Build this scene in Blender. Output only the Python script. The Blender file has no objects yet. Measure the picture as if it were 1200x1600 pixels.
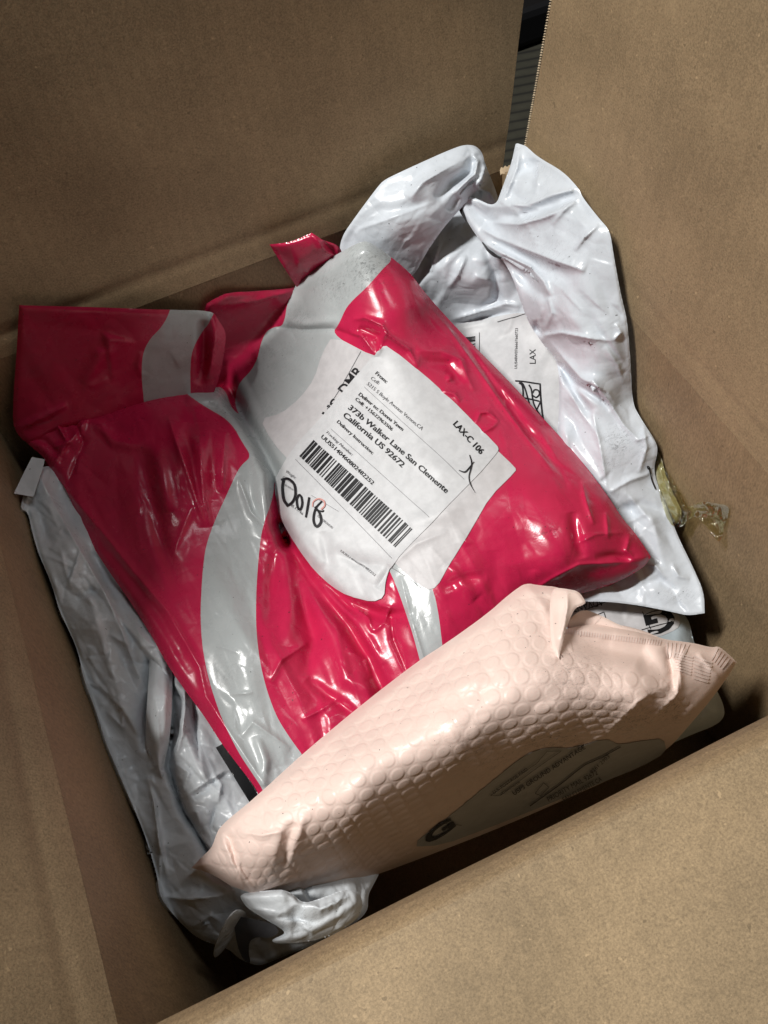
import bpy, math, random
import numpy as np
from mathutils import Vector, Matrix

sc = bpy.context.scene
# ------------------------------------------------------------------ camera, world, lamps, exposure
W, D = 0.3956, 0.4211                     # inner size of the carton (m); rim plane is z = 0
CAM = np.array([0.12475329, -0.07299842, 0.42])
MR = np.array([[0.90783389, 0.3909249, -0.15170815],
               [-0.40832768, 0.74180069, -0.53197767],
               [-0.09542611, 0.54489399, 0.83305726]])
cd = bpy.data.cameras.new("camera"); co = bpy.data.objects.new("camera", cd)
sc.collection.objects.link(co); sc.camera = co
cd.sensor_fit = 'VERTICAL'; cd.sensor_height = 24.0; cd.lens = 24 * 1436.3124717 / 1600
cd.clip_start = 0.01; cd.clip_end = 50
mw = Matrix.Identity(4)
for i in range(3):
    for j in range(3): mw[i][j] = MR[i, j]
    mw[i][3] = CAM[i]
co.matrix_world = mw

world = bpy.data.worlds.new("World"); sc.world = world; world.use_nodes = True
bg = world.node_tree.nodes["Background"]
bg.inputs[0].default_value = (0.80, 0.90, 1.0, 1); bg.inputs[1].default_value = 0.018

def area_lamp(name, loc, target, sx, sy, power, col, roll=0.0):
    l = bpy.data.lights.new(name, 'AREA'); l.shape = 'RECTANGLE'; l.size = sx; l.size_y = sy
    l.energy = power; l.color = col
    o = bpy.data.objects.new(name, l); sc.collection.objects.link(o)
    o.location = loc
    q = (Vector(target) - Vector(loc)).to_track_quat('-Z', 'Y')
    o.rotation_euler = (q.to_matrix() @ Matrix.Rotation(roll, 3, 'Z')).to_euler()
    return o
area_lamp("tube_lamp", (-1.35, 0.40, 2.95), (0.2, 0.2, -0.05), 0.14, 0.8, 134, (1.0, 0.985, 0.95))
area_lamp("fill_lamp", (1.4, 0.1, 2.6), (0.2, 0.2, -0.05), 0.12, 1.1, 10.5, (0.95, 0.975, 1.0))  # added fill from the right, brightens the grey mailer and left wall
sc.view_settings.view_transform = 'Standard'; sc.view_settings.look = 'None'
sc.view_settings.exposure = 0.0; sc.view_settings.gamma = 1.0
sc.view_settings.use_curve_mapping = False
sc.cycles.use_denoising = True
sc.cycles.max_bounces = 8; sc.cycles.diffuse_bounces = 2; sc.cycles.transparent_max_bounces = 12
sc.cycles.caustics_reflective = False; sc.cycles.caustics_refractive = False

# ------------------------------------------------------------------ helpers
F = 1436.3124717
def rays(u, v):
    u = np.asarray(u, float); v = np.asarray(v, float)
    d = np.stack([(u - 600) / F, -(v - 800) / F, -np.ones_like(u)], -1)
    return d @ MR.T
FB = [(0.0, 0.0), (-0.055, 0.052)]          # front wall profile (z, y) under the rim: it bulges inwards
def unproj(u, v, z, clamp=True):
    d = rays(u, v); t = (np.asarray(z) - CAM[2]) / d[..., 2]
    if clamp:
        e = 0.002
        with np.errstate(divide='ignore', invalid='ignore'):
            tr = np.where(d[..., 0] > 1e-6, (W - e - CAM[0]) / d[..., 0], 9)
            tl = np.where(d[..., 0] < -1e-6, (e - CAM[0]) / d[..., 0], 9)
            tb = np.where(d[..., 1] > 1e-6, (D - e - CAM[1]) / d[..., 1], 9)
        tw_ = np.minimum(tr, np.minimum(tl, tb)); k_ = .004
        t = t - k_ * np.logaddexp(0, (t - tw_) / k_)
    return CAM + d * t[..., None]
def up1(u, v, z): return unproj(np.array([u]), np.array([v]), np.array([z]), False)[0]

def link(o, parent=None):
    sc.collection.objects.link(o)
    if parent is not None: o.parent = parent
    return o
def mesh_obj(name, verts, faces, mats, parent=None, smooth=True, midx=None):
    m = bpy.data.meshes.new(name)
    m.from_pydata([tuple(map(float, p)) for p in verts] if not isinstance(verts, np.ndarray) else verts.tolist(), [], faces if isinstance(faces, list) else faces.tolist())
    for x in (mats if isinstance(mats, (list, tuple)) else [mats]): m.materials.append(x)
    if smooth: m.polygons.foreach_set('use_smooth', [True] * len(m.polygons))
    if midx is not None: m.polygons.foreach_set('material_index', midx)
    m.update()
    return link(bpy.data.objects.new(name, m), parent)
def thing(name, label, cat, loc=(0, 0, 0), group=None):
    o = bpy.data.objects.new(name, None); o.location = loc; sc.collection.objects.link(o)
    o.empty_display_size = 0.02
    o['label'] = label; o['category'] = cat
    if group: o['group'] = group
    return o

# --- materials
def mat(name):
    m = bpy.data.materials.new(name); m.use_nodes = True
    nt = m.node_tree; return m, nt, nt.nodes['Principled BSDF']
def nd(nt, t, **k):
    n = nt.nodes.new(t)
    for a, b in k.items():
        if a in n.inputs: n.inputs[a].default_value = b
        else: setattr(n, a, b)
    return n
def noise(nt, vec, scale, detail=3, rough=0.5, dist=0.0):
    n = nd(nt, 'ShaderNodeTexNoise'); n.inputs['Scale'].default_value = scale
    n.inputs['Detail'].default_value = detail; n.inputs['Roughness'].default_value = rough
    n.inputs['Distortion'].default_value = dist
    nt.links.new(vec, n.inputs['Vector']); return n.outputs['Fac']
def ramp(nt, fac, pts):
    r = nt.nodes.new('ShaderNodeValToRGB'); el = r.color_ramp.elements
    while len(el) < len(pts): el.new(0.5)
    for e, (p, c) in zip(el, pts): e.position = p; e.color = c if len(c) == 4 else (*c, 1)
    nt.links.new(fac, r.inputs[0]); return r.outputs[0]
def mixc(nt, fac, a, b, mode='MIX'):
    n = nt.nodes.new('ShaderNodeMix'); n.data_type = 'RGBA'; n.blend_type = mode
    for s, x in ((0, fac), (6, a), (7, b)):
        if isinstance(x, (int, float)): n.inputs[s].default_value = x
        elif isinstance(x, tuple): n.inputs[s].default_value = (*x[:3], 1)
        else: nt.links.new(x, n.inputs[s])
    return n.outputs[2]
def math_(nt, op, a, b=0.0):
    n = nt.nodes.new('ShaderNodeMath'); n.operation = op
    for s, x in ((0, a), (1, b)):
        if isinstance(x, (int, float)): n.inputs[s].default_value = x
        else: nt.links.new(x, n.inputs[s])
    return n.outputs[0]
def g(v): return (v, v, v)
def coords(nt, scale=None):
    t = nt.nodes.new('ShaderNodeTexCoord')
    if scale is None: return t.outputs['Object']
    mp = nt.nodes.new('ShaderNodeMapping'); mp.inputs['Scale'].default_value = scale
    nt.links.new(t.outputs['Object'], mp.inputs['Vector']); return mp.outputs['Vector']
def bump(nt, bs, h, strength, dist, normal=None):
    b = nt.nodes.new('ShaderNodeBump'); b.inputs['Strength'].default_value = strength
    b.inputs['Distance'].default_value = dist
    nt.links.new(h, b.inputs['Height'])
    if normal: nt.links.new(normal, b.inputs['Normal'])
    nt.links.new(b.outputs['Normal'], bs.inputs['Normal']); return b.outputs['Normal']

def kraft(name, base=(0.30, 0.21, 0.118), flute=None, stretch=(1, 1, 1)):
    m, nt, bs = mat(name); v = coords(nt); vs = coords(nt, stretch)
    a = noise(nt, v, 14, 4, 0.6); b = noise(nt, vs, 900, 3, 0.65); c = noise(nt, v, 2200, 2, 0.6); e = noise(nt, vs, 260, 4, .7)
    hi = tuple(min(1, x * 1.28) for x in base); lo = tuple(x * 0.72 for x in base)
    col = ramp(nt, b, [(0.30, lo), (0.5, base), (0.72, hi)])
    col = mixc(nt, 0.9, col, ramp(nt, a, [(0.3, g(0.80)), (0.7, g(1.15))]), 'MULTIPLY')
    col = mixc(nt, 0.45, col, ramp(nt, c, [(0.3, g(0.78)), (0.7, g(1.2))]), 'MULTIPLY')
    col = mixc(nt, 0.8, col, ramp(nt, e, [(0.3, g(0.88)), (0.7, g(1.1))]), 'MULTIPLY')
    hf = mixc(nt, .5, b, e)
    if flute:                                           # faint show-through of the flutes, worn away in places
        w = nd(nt, 'ShaderNodeTexWave'); w.wave_type = 'BANDS'; w.bands_direction = flute; w.inputs['Scale'].default_value = 33; w.inputs['Distortion'].default_value = .25
        w.inputs['Detail'].default_value = 1; w.inputs['Detail Scale'].default_value = .4; nt.links.new(v, w.inputs['Vector'])
        pt = noise(nt, v, 9, 3, .6); wf = math_(nt, 'MULTIPLY', ramp(nt, pt, [(.35, g(0)), (.65, g(1))]), w.outputs['Fac'])
        col = mixc(nt, math_(nt, 'MULTIPLY', wf, .13), col, tuple(x * .6 for x in base)); hf = mixc(nt, .25, hf, w.outputs['Fac'])
    sf = noise(nt, coords(nt, (1, 1, .5)), 24, 6, .75, 1.5)   # rubbed, paler scuffs and a few darker stains
    col = mixc(nt, ramp(nt, sf, [(.60, g(0)), (.70, g(.22))]), col, tuple(min(1, x * 1.5) for x in base))
    col = mixc(nt, ramp(nt, sf, [(.30, g(.25)), (.40, g(0))]), col, tuple(x * .6 for x in base))
    sp = noise(nt, v, 260, 2, 0.4)                      # sparse dark and pale fibres in the pulp
    col = mixc(nt, ramp(nt, sp, [(0.725, g(0)), (0.76, g(0.55))]), col, tuple(x * .4 for x in base))
    sp2 = noise(nt, coords(nt, (1.3, 1.1, 1.2)), 230, 2, 0.4)
    col = mixc(nt, ramp(nt, sp2, [(0.735, g(0)), (0.77, g(0.5))]), col, tuple(min(1, x * 1.9) for x in base))
    nt.links.new(col, bs.inputs['Base Color']); bs.inputs['Roughness'].default_value = 0.62
    bs.inputs['Specular IOR Level'].default_value = 0.35
    bump(nt, bs, hf, 0.25, 0.0006)
    return m
K_WALL = kraft("kraft_liner", flute='X', stretch=(1, 1, 0.35))
K_WALLY = kraft("kraft_side_liner", flute='Y', stretch=(1, 1, 0.35))
K_FLAP = kraft("kraft_flap_liner", base=(0.335, 0.240, 0.138), flute='X')
K_FLAPY = kraft("kraft_side_flap_liner", base=(0.335, 0.240, 0.138), flute='Y')
K_EDGE = kraft("kraft_cut_edge", base=(0.55, 0.42, 0.27))

def film(name, base, rough=0.28, alt=None, alt2=None, dirtc=(0.02, 0.02, 0.02), mottle=0.06, spec=0.5, bumpy=0.25, sss=0.0, fine=0.00022, crk=.22):
    """plastic film; attribute 'print' (signed, >0 inside) switches to the second ink, 'dirt' fades scuffs in"""
    m, nt, bs = mat(name); v = coords(nt)
    col = mixc(nt, ramp(nt, noise(nt, v, 60, 4, .6), [(.35, g(0)), (.65, g(1))]),
               tuple(x * (1 - mottle) for x in base), tuple(min(1, x * (1 + mottle)) for x in base))
    if alt:
        at = nd(nt, 'ShaderNodeAttribute'); at.attribute_name = 'print'
        w = math_(nt, 'MULTIPLY', noise(nt, v, 180, 2), 0.25)
        s = math_(nt, 'ADD', at.outputs['Fac'], w)
        f = ramp(nt, math_(nt, 'ADD', math_(nt, 'MULTIPLY', s, 0.6), 0.5), [(0.47, g(0)), (0.53, g(1))])
        c2 = mixc(nt, ramp(nt, noise(nt, v, 75, 5, .65), [(.35, g(0)), (.7, g(1))]), tuple(x * .93 for x in alt), alt)
        col = mixc(nt, f, col, c2)
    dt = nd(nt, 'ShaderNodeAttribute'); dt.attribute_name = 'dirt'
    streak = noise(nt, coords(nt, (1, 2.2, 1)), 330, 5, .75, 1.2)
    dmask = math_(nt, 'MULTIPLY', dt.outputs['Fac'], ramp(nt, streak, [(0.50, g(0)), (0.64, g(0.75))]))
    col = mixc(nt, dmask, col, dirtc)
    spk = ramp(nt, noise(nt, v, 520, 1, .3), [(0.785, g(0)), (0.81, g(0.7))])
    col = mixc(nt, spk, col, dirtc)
    nt.links.new(col, bs.inputs['Base Color'])
    r = ramp(nt, noise(nt, v, 45, 4, .6), [(.3, g(max(.05, rough - .07))), (.7, g(rough + .12))])
    nt.links.new(r, bs.inputs['Roughness'])
    bs.inputs['Specular IOR Level'].default_value = spec
    h1 = noise(nt, v, 130, 4, .55, .4)
    vo = nt.nodes.new('ShaderNodeTexNoise'); vo.noise_type = 'RIDGED_MULTIFRACTAL'; vo.inputs['Scale'].default_value = 70
    vo.inputs['Detail'].default_value = 3; nt.links.new(v, vo.inputs['Vector'])
    h = mixc(nt, 0.45, h1, vo.outputs['Fac'])
    dn = nt.nodes.new('ShaderNodeTexNoise'); dn.inputs['Scale'].default_value = 18; nt.links.new(v, dn.inputs['Vector'])
    def crease(sc_, k, st):
        va = nt.nodes.new('ShaderNodeVectorMath'); va.operation = 'MULTIPLY_ADD'; nt.links.new(dn.outputs['Color'], va.inputs[0]); va.inputs[1].default_value = (k, k, k); nt.links.new(coords(nt, st), va.inputs[2])
        vz = nt.nodes.new('ShaderNodeTexVoronoi'); vz.feature = 'DISTANCE_TO_EDGE'; vz.inputs['Scale'].default_value = sc_; nt.links.new(va.outputs[0], vz.inputs['Vector'])
        return ramp(nt, vz.outputs['Distance'], [(0.0, g(0)), (.22, g(1))])
    cr = mixc(nt, .22, crease(38, .03, (1, .55, 1)), crease(95, .015, (.6, 1, 1)))
    n0 = bump(nt, bs, cr, crk, 0.0012)
    n1 = bump(nt, bs, h, bumpy * .35, 0.0010, n0)
    bump(nt, bs, noise(nt, v, 900, 2, .6), 0.2, fine, n1)
    if sss:
        bs.inputs['Subsurface Weight'].default_value = sss
        bs.inputs['Subsurface Radius'].default_value = (0.004, 0.003, 0.003)
        bs.inputs['Subsurface Scale'].default_value = 1.0
    return m
M_RED = film("red_film", (0.54, 0.017, 0.074), 0.25, alt=(0.47, 0.50, 0.505), spec=.55, bumpy=.14, crk=.2)
M_WHITE = film("white_film", (0.64, 0.685, 0.74), 0.27, bumpy=.2, crk=.42)
M_GREY = film("pale_grey_film", (0.68, 0.715, 0.745), 0.28, bumpy=.25, crk=.6)
M_UNDER = film("pale_blue_film", (0.47, 0.54, 0.58), 0.32, bumpy=.3)
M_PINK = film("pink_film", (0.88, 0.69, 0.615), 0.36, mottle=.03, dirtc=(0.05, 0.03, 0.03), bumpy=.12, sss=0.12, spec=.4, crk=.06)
def plain(name, c, r=0.5, spec=0.4, bmp=0.0, sc_=300):
    m, nt, bs = mat(name); v = coords(nt)
    col = mixc(nt, ramp(nt, noise(nt, v, sc_, 3, .6), [(.35, g(0)), (.65, g(1))]), tuple(x * .93 for x in c), tuple(min(1, x * 1.05) for x in c))
    nt.links.new(col, bs.inputs['Base Color']); bs.inputs['Roughness'].default_value = r
    bs.inputs['Specular IOR Level'].default_value = spec
    if bmp: bump(nt, bs, noise(nt, v, sc_, 3), bmp, 0.0004)
    return m
M_PAPER = plain("label_paper", (0.61, 0.615, 0.63), 0.45, .35, .06, 160)
M_PAPER2 = plain("older_label_paper", (0.585, 0.57, 0.58), 0.45, .35, .06, 160)
M_INK = plain("black_ink", (0.012, 0.012, 0.014), 0.5, .3)
M_MARK = plain("marker_ink", (0.010, 0.009, 0.012), 0.35, .5)
M_LINE = plain("grey_hairline_ink", (0.16, 0.16, 0.17), 0.5, .3)
M_FADE = plain("smudged_red_ink", (0.62, 0.30, 0.27), 0.5, .3)
M_STRIP = plain("black_adhesive_strip", (0.006, 0.006, 0.007), 0.22, .5, .1)
M_DARKF = plain("dark_inner_film", (0.045, 0.045, 0.048), 0.35, .5, .3)

# --- 2D helpers
def seg_dist(U, V, pts, closed=False):
    """distance to a polyline, signed side, and position (0..1) along it"""
    P = [np.array(p, float) for p in pts]
    if closed: P = P + [P[0]]
    L = [np.hypot(*(P[i + 1] - P[i])) for i in range(len(P) - 1)]; tot = sum(L) + 1e-9
    best = np.full(U.shape, 1e9); side = np.zeros(U.shape); pos = np.zeros(U.shape); acc = 0
    for i in range(len(P) - 1):
        a, b = P[i], P[i + 1]; d = b - a; l2 = d @ d + 1e-9
        t = np.clip(((U - a[0]) * d[0] + (V - a[1]) * d[1]) / l2, 0, 1)
        dx = U - a[0] - t * d[0]; dy = V - a[1] - t * d[1]; ds = np.hypot(dx, dy)
        m = ds < best
        best = np.where(m, ds, best); side = np.where(m, np.sign(d[0] * dy - d[1] * dx), side)
        pos = np.where(m, (acc + t * L[i]) / tot, pos); acc += L[i]
    return best, side, pos
def inside(U, V, poly):
    r = np.zeros(U.shape, bool); n = len(poly)
    for i in range(n):
        x0, y0 = poly[i]; x1, y1 = poly[(i + 1) % n]
        if y0 == y1: continue
        c = ((y0 > V) != (y1 > V)) & (U < (x1 - x0) * (V - y0) / (y1 - y0) + x0)
        r ^= c
    return r
def sdf(U, V, poly):
    d, _, _ = seg_dist(U, V, poly, True)
    return np.where(inside(U, V, poly), d, -d)
def nearest_on(poly, u, v):
    n = len(poly); bu = u.copy(); bv = v.copy(); best = np.full(u.shape, 1e9)
    for i in range(n):
        a = np.array(poly[i], float); b = np.array(poly[(i + 1) % n], float); d = b - a
        t = np.clip(((u - a[0]) * d[0] + (v - a[1]) * d[1]) / (d @ d + 1e-9), 0, 1)
        x = a[0] + t * d[0]; y = a[1] + t * d[1]; ds = np.hypot(u - x, v - y); m = ds < best
        best = np.where(m, ds, best); bu = np.where(m, x, bu); bv = np.where(m, y, bv)
    return bu, bv
def smooth_poly(poly, n=2, keep=0.0):
    """Chaikin corner cutting (light) so traced outlines are not polygonal"""
    P = [tuple(map(float, p[:2])) for p in poly]; K = [len(p) > 2 for p in poly]
    for _ in range(n):
        Q = []; KK = []
        m = len(P)
        for i in range(m):
            a, b = P[i], P[(i + 1) % m]; ka, kb = K[i], K[(i + 1) % m]
            if ka: Q.append(a); KK.append(True)
            else: Q.append((a[0] * .78 + b[0] * .22, a[1] * .78 + b[1] * .22)); KK.append(False)
            if not kb: Q.append((a[0] * .22 + b[0] * .78, a[1] * .22 + b[1] * .78)); KK.append(False)
        P, K = Q, KK
    return P
def rbf(ctrl, U, V):
    c = np.array(ctrl, float); x = c[:, :2] / 300; n = len(c)
    def phi(r2): return 0.5 * r2 * np.log(r2 + 1e-12)
    A = np.zeros((n + 3, n + 3)); r2 = ((x[:, None] - x[None]) ** 2).sum(-1)
    A[:n, :n] = phi(r2) + np.eye(n) * 2e-3; A[:n, n] = 1; A[:n, n + 1:] = x; A[n:, :n] = A[:n, n:].T
    w = np.linalg.solve(A, np.concatenate([c[:, 2], np.zeros(3)]))
    X = U / 300; Y = V / 300; Z = w[n] + w[n + 1] * X + w[n + 2] * Y
    for i in range(n): Z = Z + w[i] * phi((X - x[i, 0]) ** 2 + (Y - x[i, 1]) ** 2)
    return Z

def add_stroke(Z, U, V, st):
    pts, amp, w, kind = st[:4]; taper = st[4] if len(st) > 4 else 'b'
    pa = np.array(pts); R = 6 * w + 4
    m = (U > pa[:, 0].min() - R) & (U < pa[:, 0].max() + R) & (V > pa[:, 1].min() - R) & (V < pa[:, 1].max() + R)
    if not m.any(): return
    d, s, t = seg_dist(U[m], V[m], pts)
    env = {'b': np.sin(np.pi * np.clip(t, 0, 1)) ** .6, 'e': (1 - t) ** .7, 's': t ** .7, 'n': np.ones_like(t)}[taper]
    if kind == 'r': f = np.exp(-d / (w * .72))                        # sharp ridge or crease
    elif kind == 'g': f = np.exp(-(d / w) ** 2)               # soft roll
    elif kind == 'l':                                         # lip: stands up on one side, drops off sharply
        f = np.where(s > 0, np.exp(-d / w), np.exp(-d / 4.5))
    elif kind == 't': f = np.clip(1 - d / w, 0, 1)
    Z[m] += amp * f * env

def facets(U, V, size, amp, rng, warp=None, ang=0.0, aniso=1.0):
    """crumple: piecewise-linear heights over a random triangulation"""
    from mathutils.geometry import delaunay_2d_cdt
    if warp: X, Y = warp(U, V)
    else:
        c, s_ = math.cos(math.radians(ang)), math.sin(math.radians(ang)); X = (U * c + V * s_) / aniso; Y = -U * s_ + V * c
    x0, x1, y0, y1 = X.min() - size, X.max() + size, Y.min() - size, Y.max() + size
    n = int((x1 - x0) * (y1 - y0) / size ** 2 * 1.1) + 8
    pts = [(rng.uniform(x0, x1), rng.uniform(y0, y1)) for _ in range(n)] + [(x0 - 9, y0 - 9), (x1 + 9, y0 - 9), (x1 + 9, y1 + 9), (x0 - 9, y1 + 9)]
    hs = [rng.gauss(0, 1) for _ in pts]
    r = delaunay_2d_cdt([Vector(p) for p in pts], [], [], 0, 1e-4); vs, fs, ov = r[0], r[2], r[3]
    h = [hs[o[0]] if o else 0 for o in ov]
    # look-up through a regular raster in warped space
    q = size / 14; nx = int((x1 - x0) / q) + 2; ny = int((y1 - y0) / q) + 2; G = np.zeros((ny, nx))
    gx = x0 + np.arange(nx) * q; gy = y0 + np.arange(ny) * q
    for f in fs:
        (ax, ay), (bx, by), (cx, cy) = vs[f[0]], vs[f[1]], vs[f[2]]
        den = (by - cy) * (ax - cx) + (cx - bx) * (ay - cy)
        if abs(den) < 1e-9: continue
        i0 = max(0, int((min(ax, bx, cx) - x0) / q)); i1 = min(nx, int((max(ax, bx, cx) - x0) / q) + 2)
        j0 = max(0, int((min(ay, by, cy) - y0) / q)); j1 = min(ny, int((max(ay, by, cy) - y0) / q) + 2)
        if i1 <= i0 or j1 <= j0: continue
        XX, YY = np.meshgrid(gx[i0:i1], gy[j0:j1])
        l1 = ((by - cy) * (XX - cx) + (cx - bx) * (YY - cy)) / den; l2 = ((cy - ay) * (XX - cx) + (ax - cx) * (YY - cy)) / den; l3 = 1 - l1 - l2
        m = (l1 >= -1e-6) & (l2 >= -1e-6) & (l3 >= -1e-6)
        G[j0:j1, i0:i1][m] = (l1 * h[f[0]] + l2 * h[f[1]] + l3 * h[f[2]])[m]
    i = np.clip((X - x0) / q, 0, nx - 1.001); j = np.clip((Y - y0) / q, 0, ny - 1.001); a = i.astype(int); b = j.astype(int); fi = i - a; fj = j - b
    return amp * (G[b, a] * (1 - fi) * (1 - fj) + G[b, a + 1] * fi * (1 - fj) + G[b + 1, a] * (1 - fi) * fj + G[b + 1, a + 1] * fi * fj)
def wrinkle(P0, eu, ev, iters, kf, kb, seed, amp0=2e-4, neg=4.0, pin=None):
    """lets a sheet slightly too large for its base buckle on it (distance constraints on a grid)"""
    rng = np.random.default_rng(seed)
    N = np.cross(np.gradient(P0, axis=1), np.gradient(P0, axis=0)); N /= np.linalg.norm(N, axis=-1, keepdims=True) + 1e-12
    N *= np.sign(N[..., 2:3] + 1e-9)
    P = P0 + N * rng.standard_normal(P0.shape[:2])[..., None] * amp0
    h, w = P0.shape[:2]
    du = (P0[:, 1:] - P0[:, :-1]); dv = (P0[1:] - P0[:-1])
    gu = np.linalg.norm(np.gradient(P0, axis=1), axis=-1); gv = np.linalg.norm(np.gradient(P0, axis=0), axis=-1)
    st = np.maximum(gu / np.median(gu), gv / np.median(gv)); sl = np.exp(-(np.clip(st - 1.15, 0, 9) / .45) ** 2)
    EU = 1 + eu * sl; EV = 1 + ev * sl
    Lh = np.linalg.norm(du, axis=-1) * EU[:, 1:]; Lv = np.linalg.norm(dv, axis=-1) * EV[1:]
    a = du[:-1] * EU[1:, 1:, None]; b = dv[:, :-1] * EV[1:, 1:, None]
    Ld1 = np.linalg.norm(a + b, axis=-1); Ld2 = np.linalg.norm(a - b, axis=-1)
    def fix(A, B, L, k=1.0):
        d = B - A; l = np.linalg.norm(d, axis=-1) + 1e-12
        c = (0.5 * k * (l - L) / l)[..., None] * d
        A += c; B -= c
    for it in range(iters):
        for p in (0, 1):
            n = (w - p) // 2; fix(P[:, p:p + 2 * n:2], P[:, p + 1:p + 2 * n:2], Lh[:, p:p + 2 * n - 1:2])
            n = (h - p) // 2; fix(P[p:p + 2 * n:2], P[p + 1:p + 2 * n:2], Lv[p:p + 2 * n - 1:2])
        for p in (0, 1):
            n = (h - p) // 2
            for (c0, c1, L) in ((0, 1, Ld1), (1, 0, Ld2)):
                A = P[p:p + 2 * n:2]; B = P[p + 1:p + 2 * n:2]
                if c0 == 0: fix(A[:, :-1], B[:, 1:], L[p:p + 2 * n - 1:2], .6)
                else: fix(A[:, 1:], B[:, :-1], L[p:p + 2 * n - 1:2], .6)
        Dp = P - P0
        lap = np.zeros_like(Dp); lap[1:-1, 1:-1] = (Dp[1:-1, 2:] + Dp[1:-1, :-2] + Dp[2:, 1:-1] + Dp[:-2, 1:-1]) / 4 - Dp[1:-1, 1:-1]
        Dp += kb * lap
        nn = (Dp * N).sum(-1, keepdims=True)
        k = np.where(nn < 0, kf * neg, kf)
        Dp -= k * Dp
        if pin is not None: Dp *= pin[..., None]
        P = P0 + Dp
    sm = np.clip(sl * 1.6, 0, 1)
    for _ in range(4): sm[1:-1, 1:-1] = np.minimum(sm[1:-1, 1:-1], (sm[1:-1, 2:] + sm[1:-1, :-2] + sm[2:, 1:-1] + sm[:-2, 1:-1]) / 4)
    return P0 + (P - P0) * sm[..., None]

class Sheet:
    """a sheet or pillow: traced outline, heights from control points, folds, then buckling"""
    def __init__(s, outline, ctrl, strokes=(), step=2.6, ang=0.0, edge=(0.0, 20), sim=(0.03, 0.03, 60, 0.01, 0.25), seed=1,
                 crump=0, crump_p=(None, 60, 40, .12, 6), chaikin=2, margin=8, zabs=None, coarse=None, fac=()):
        s.poly = smooth_poly(outline, chaikin) if chaikin else [tuple(p[:2]) for p in outline]
        s.ang = math.radians(ang); ca, sa = math.cos(s.ang), math.sin(s.ang)
        pl = np.array(s.poly); A = pl[:, 0] * ca + pl[:, 1] * sa; B = -pl[:, 0] * sa + pl[:, 1] * ca
        s.a0, s.b0 = A.min() - margin, B.min() - margin
        s.na = int((A.max() + margin - s.a0) / step) + 2; s.nb = int((B.max() + margin - s.b0) / step) + 2
        s.step = step
        ga, gb = np.meshgrid(s.a0 + np.arange(s.na) * step, s.b0 + np.arange(s.nb) * step)
        s.U = ga * ca - gb * sa; s.V = ga * sa + gb * ca
        Z = rbf(ctrl, s.U, s.V)
        s.sd = sdf(s.U, s.V, s.poly)
        if edge[0]:
            q = np.clip(s.sd / edge[1], 0, 1); Z = Z - edge[0] * .75 * (1 - q) ** 2.2
        for st in strokes: add_stroke(Z, s.U, s.V, st)
        rng = random.Random(seed * 7 + 1)
        if crump:
            an, spread, ln, am, wd = crump_p
            x0, x1, y0, y1 = pl[:, 0].min(), pl[:, 0].max(), pl[:, 1].min(), pl[:, 1].max()
            for _ in range(crump):
                cx, cy = rng.uniform(x0, x1), rng.uniform(y0, y1)
                base = an(cx, cy) if callable(an) else (an if an is not None else rng.uniform(0, 180))
                th = math.radians(base + rng.gauss(0, spread)); L = ln * rng.uniform(.4, 1.6)
                bend = rng.uniform(-.25, .25) * L
                p = [(cx - L / 2 * math.cos(th), cy - L / 2 * math.sin(th)), (cx - bend * .3 * math.sin(th), cy + bend * .3 * math.cos(th)),
                     (cx + L / 2 * math.cos(th), cy + L / 2 * math.sin(th))]
                add_stroke(Z, s.U, s.V, (p, am * rng.choice([1, 1, -.8]) * rng.uniform(.4, 1.3), wd * rng.uniform(.5, 1.6), rng.choice('rrgl')))
        for k_, fc in enumerate(fac):
            size, amp, an_, ani = fc[:4]; wf = fc[4] if len(fc) > 4 else None
            env = np.clip(s.sd / (size * .7), 0.15, 1)
            if len(fc) > 5 and fc[5] is not None: env = env * fc[5](s.U, s.V)
            Z = Z + env * facets(s.U, s.V, size, amp, random.Random(seed * 13 + k_), wf, an_, ani)
        s.Z = Z
        P0 = unproj(s.U, s.V, Z / 100.0)
        if sim:
            eu, ev, it, kf, kb = sim
            ns = lambda f, ph: .5 + .5 * np.sin(s.U * f + 3 * np.sin(s.V * f * .7 + ph)) * np.cos(s.V * f * 1.1 + ph * 2)
            m1 = .4 + 1.0 * ns(.017, seed); m2 = .4 + 1.0 * ns(.021, seed + 1.7)
            pin = np.clip((s.sd + 4) / 14, 0.0, 1) ** .3
            pin = .9 + .1 * pin
            c = 3
            # coarse pass: larger folds
            if coarse != 0 and min(s.U.shape) > 24:
                Pc = P0[::c, ::c]; e = (coarse or 1.0)
                Q = wrinkle(Pc, eu * m1[::c, ::c] * e, ev * m2[::c, ::c] * e, it, kf * 1.5, kb, seed, 4e-4, pin=pin[::c, ::c])
                Dc = Q - Pc
                yi = np.clip(np.arange(P0.shape[0]) / c, 0, Pc.shape[0] - 1.001); xi = np.clip(np.arange(P0.shape[1]) / c, 0, Pc.shape[1] - 1.001)
                y0 = yi.astype(int); x0 = xi.astype(int); fy = (yi - y0)[:, None, None]; fx = (xi - x0)[None, :, None]
                Dn = (Dc[y0][:, x0] * (1 - fy) * (1 - fx) + Dc[y0 + 1][:, x0] * fy * (1 - fx) + Dc[y0][:, x0 + 1] * (1 - fy) * fx + Dc[y0 + 1][:, x0 + 1] * fy * fx)
                B = P0 + Dn
            else: B = P0
            Q = wrinkle(B, eu * .45 * m2, ev * .45 * m1, it // 2, kf, kb, seed + 5, 1.0e-4, pin=pin); D_ = Q - B
            D_[1:-1, 1:-1] = D_[1:-1, 1:-1] * .6 + (D_[1:-1, 2:] + D_[1:-1, :-2] + D_[2:, 1:-1] + D_[:-2, 1:-1]) * .1
            P0 = B + D_
        s.P = P0
        s.setN()
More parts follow.
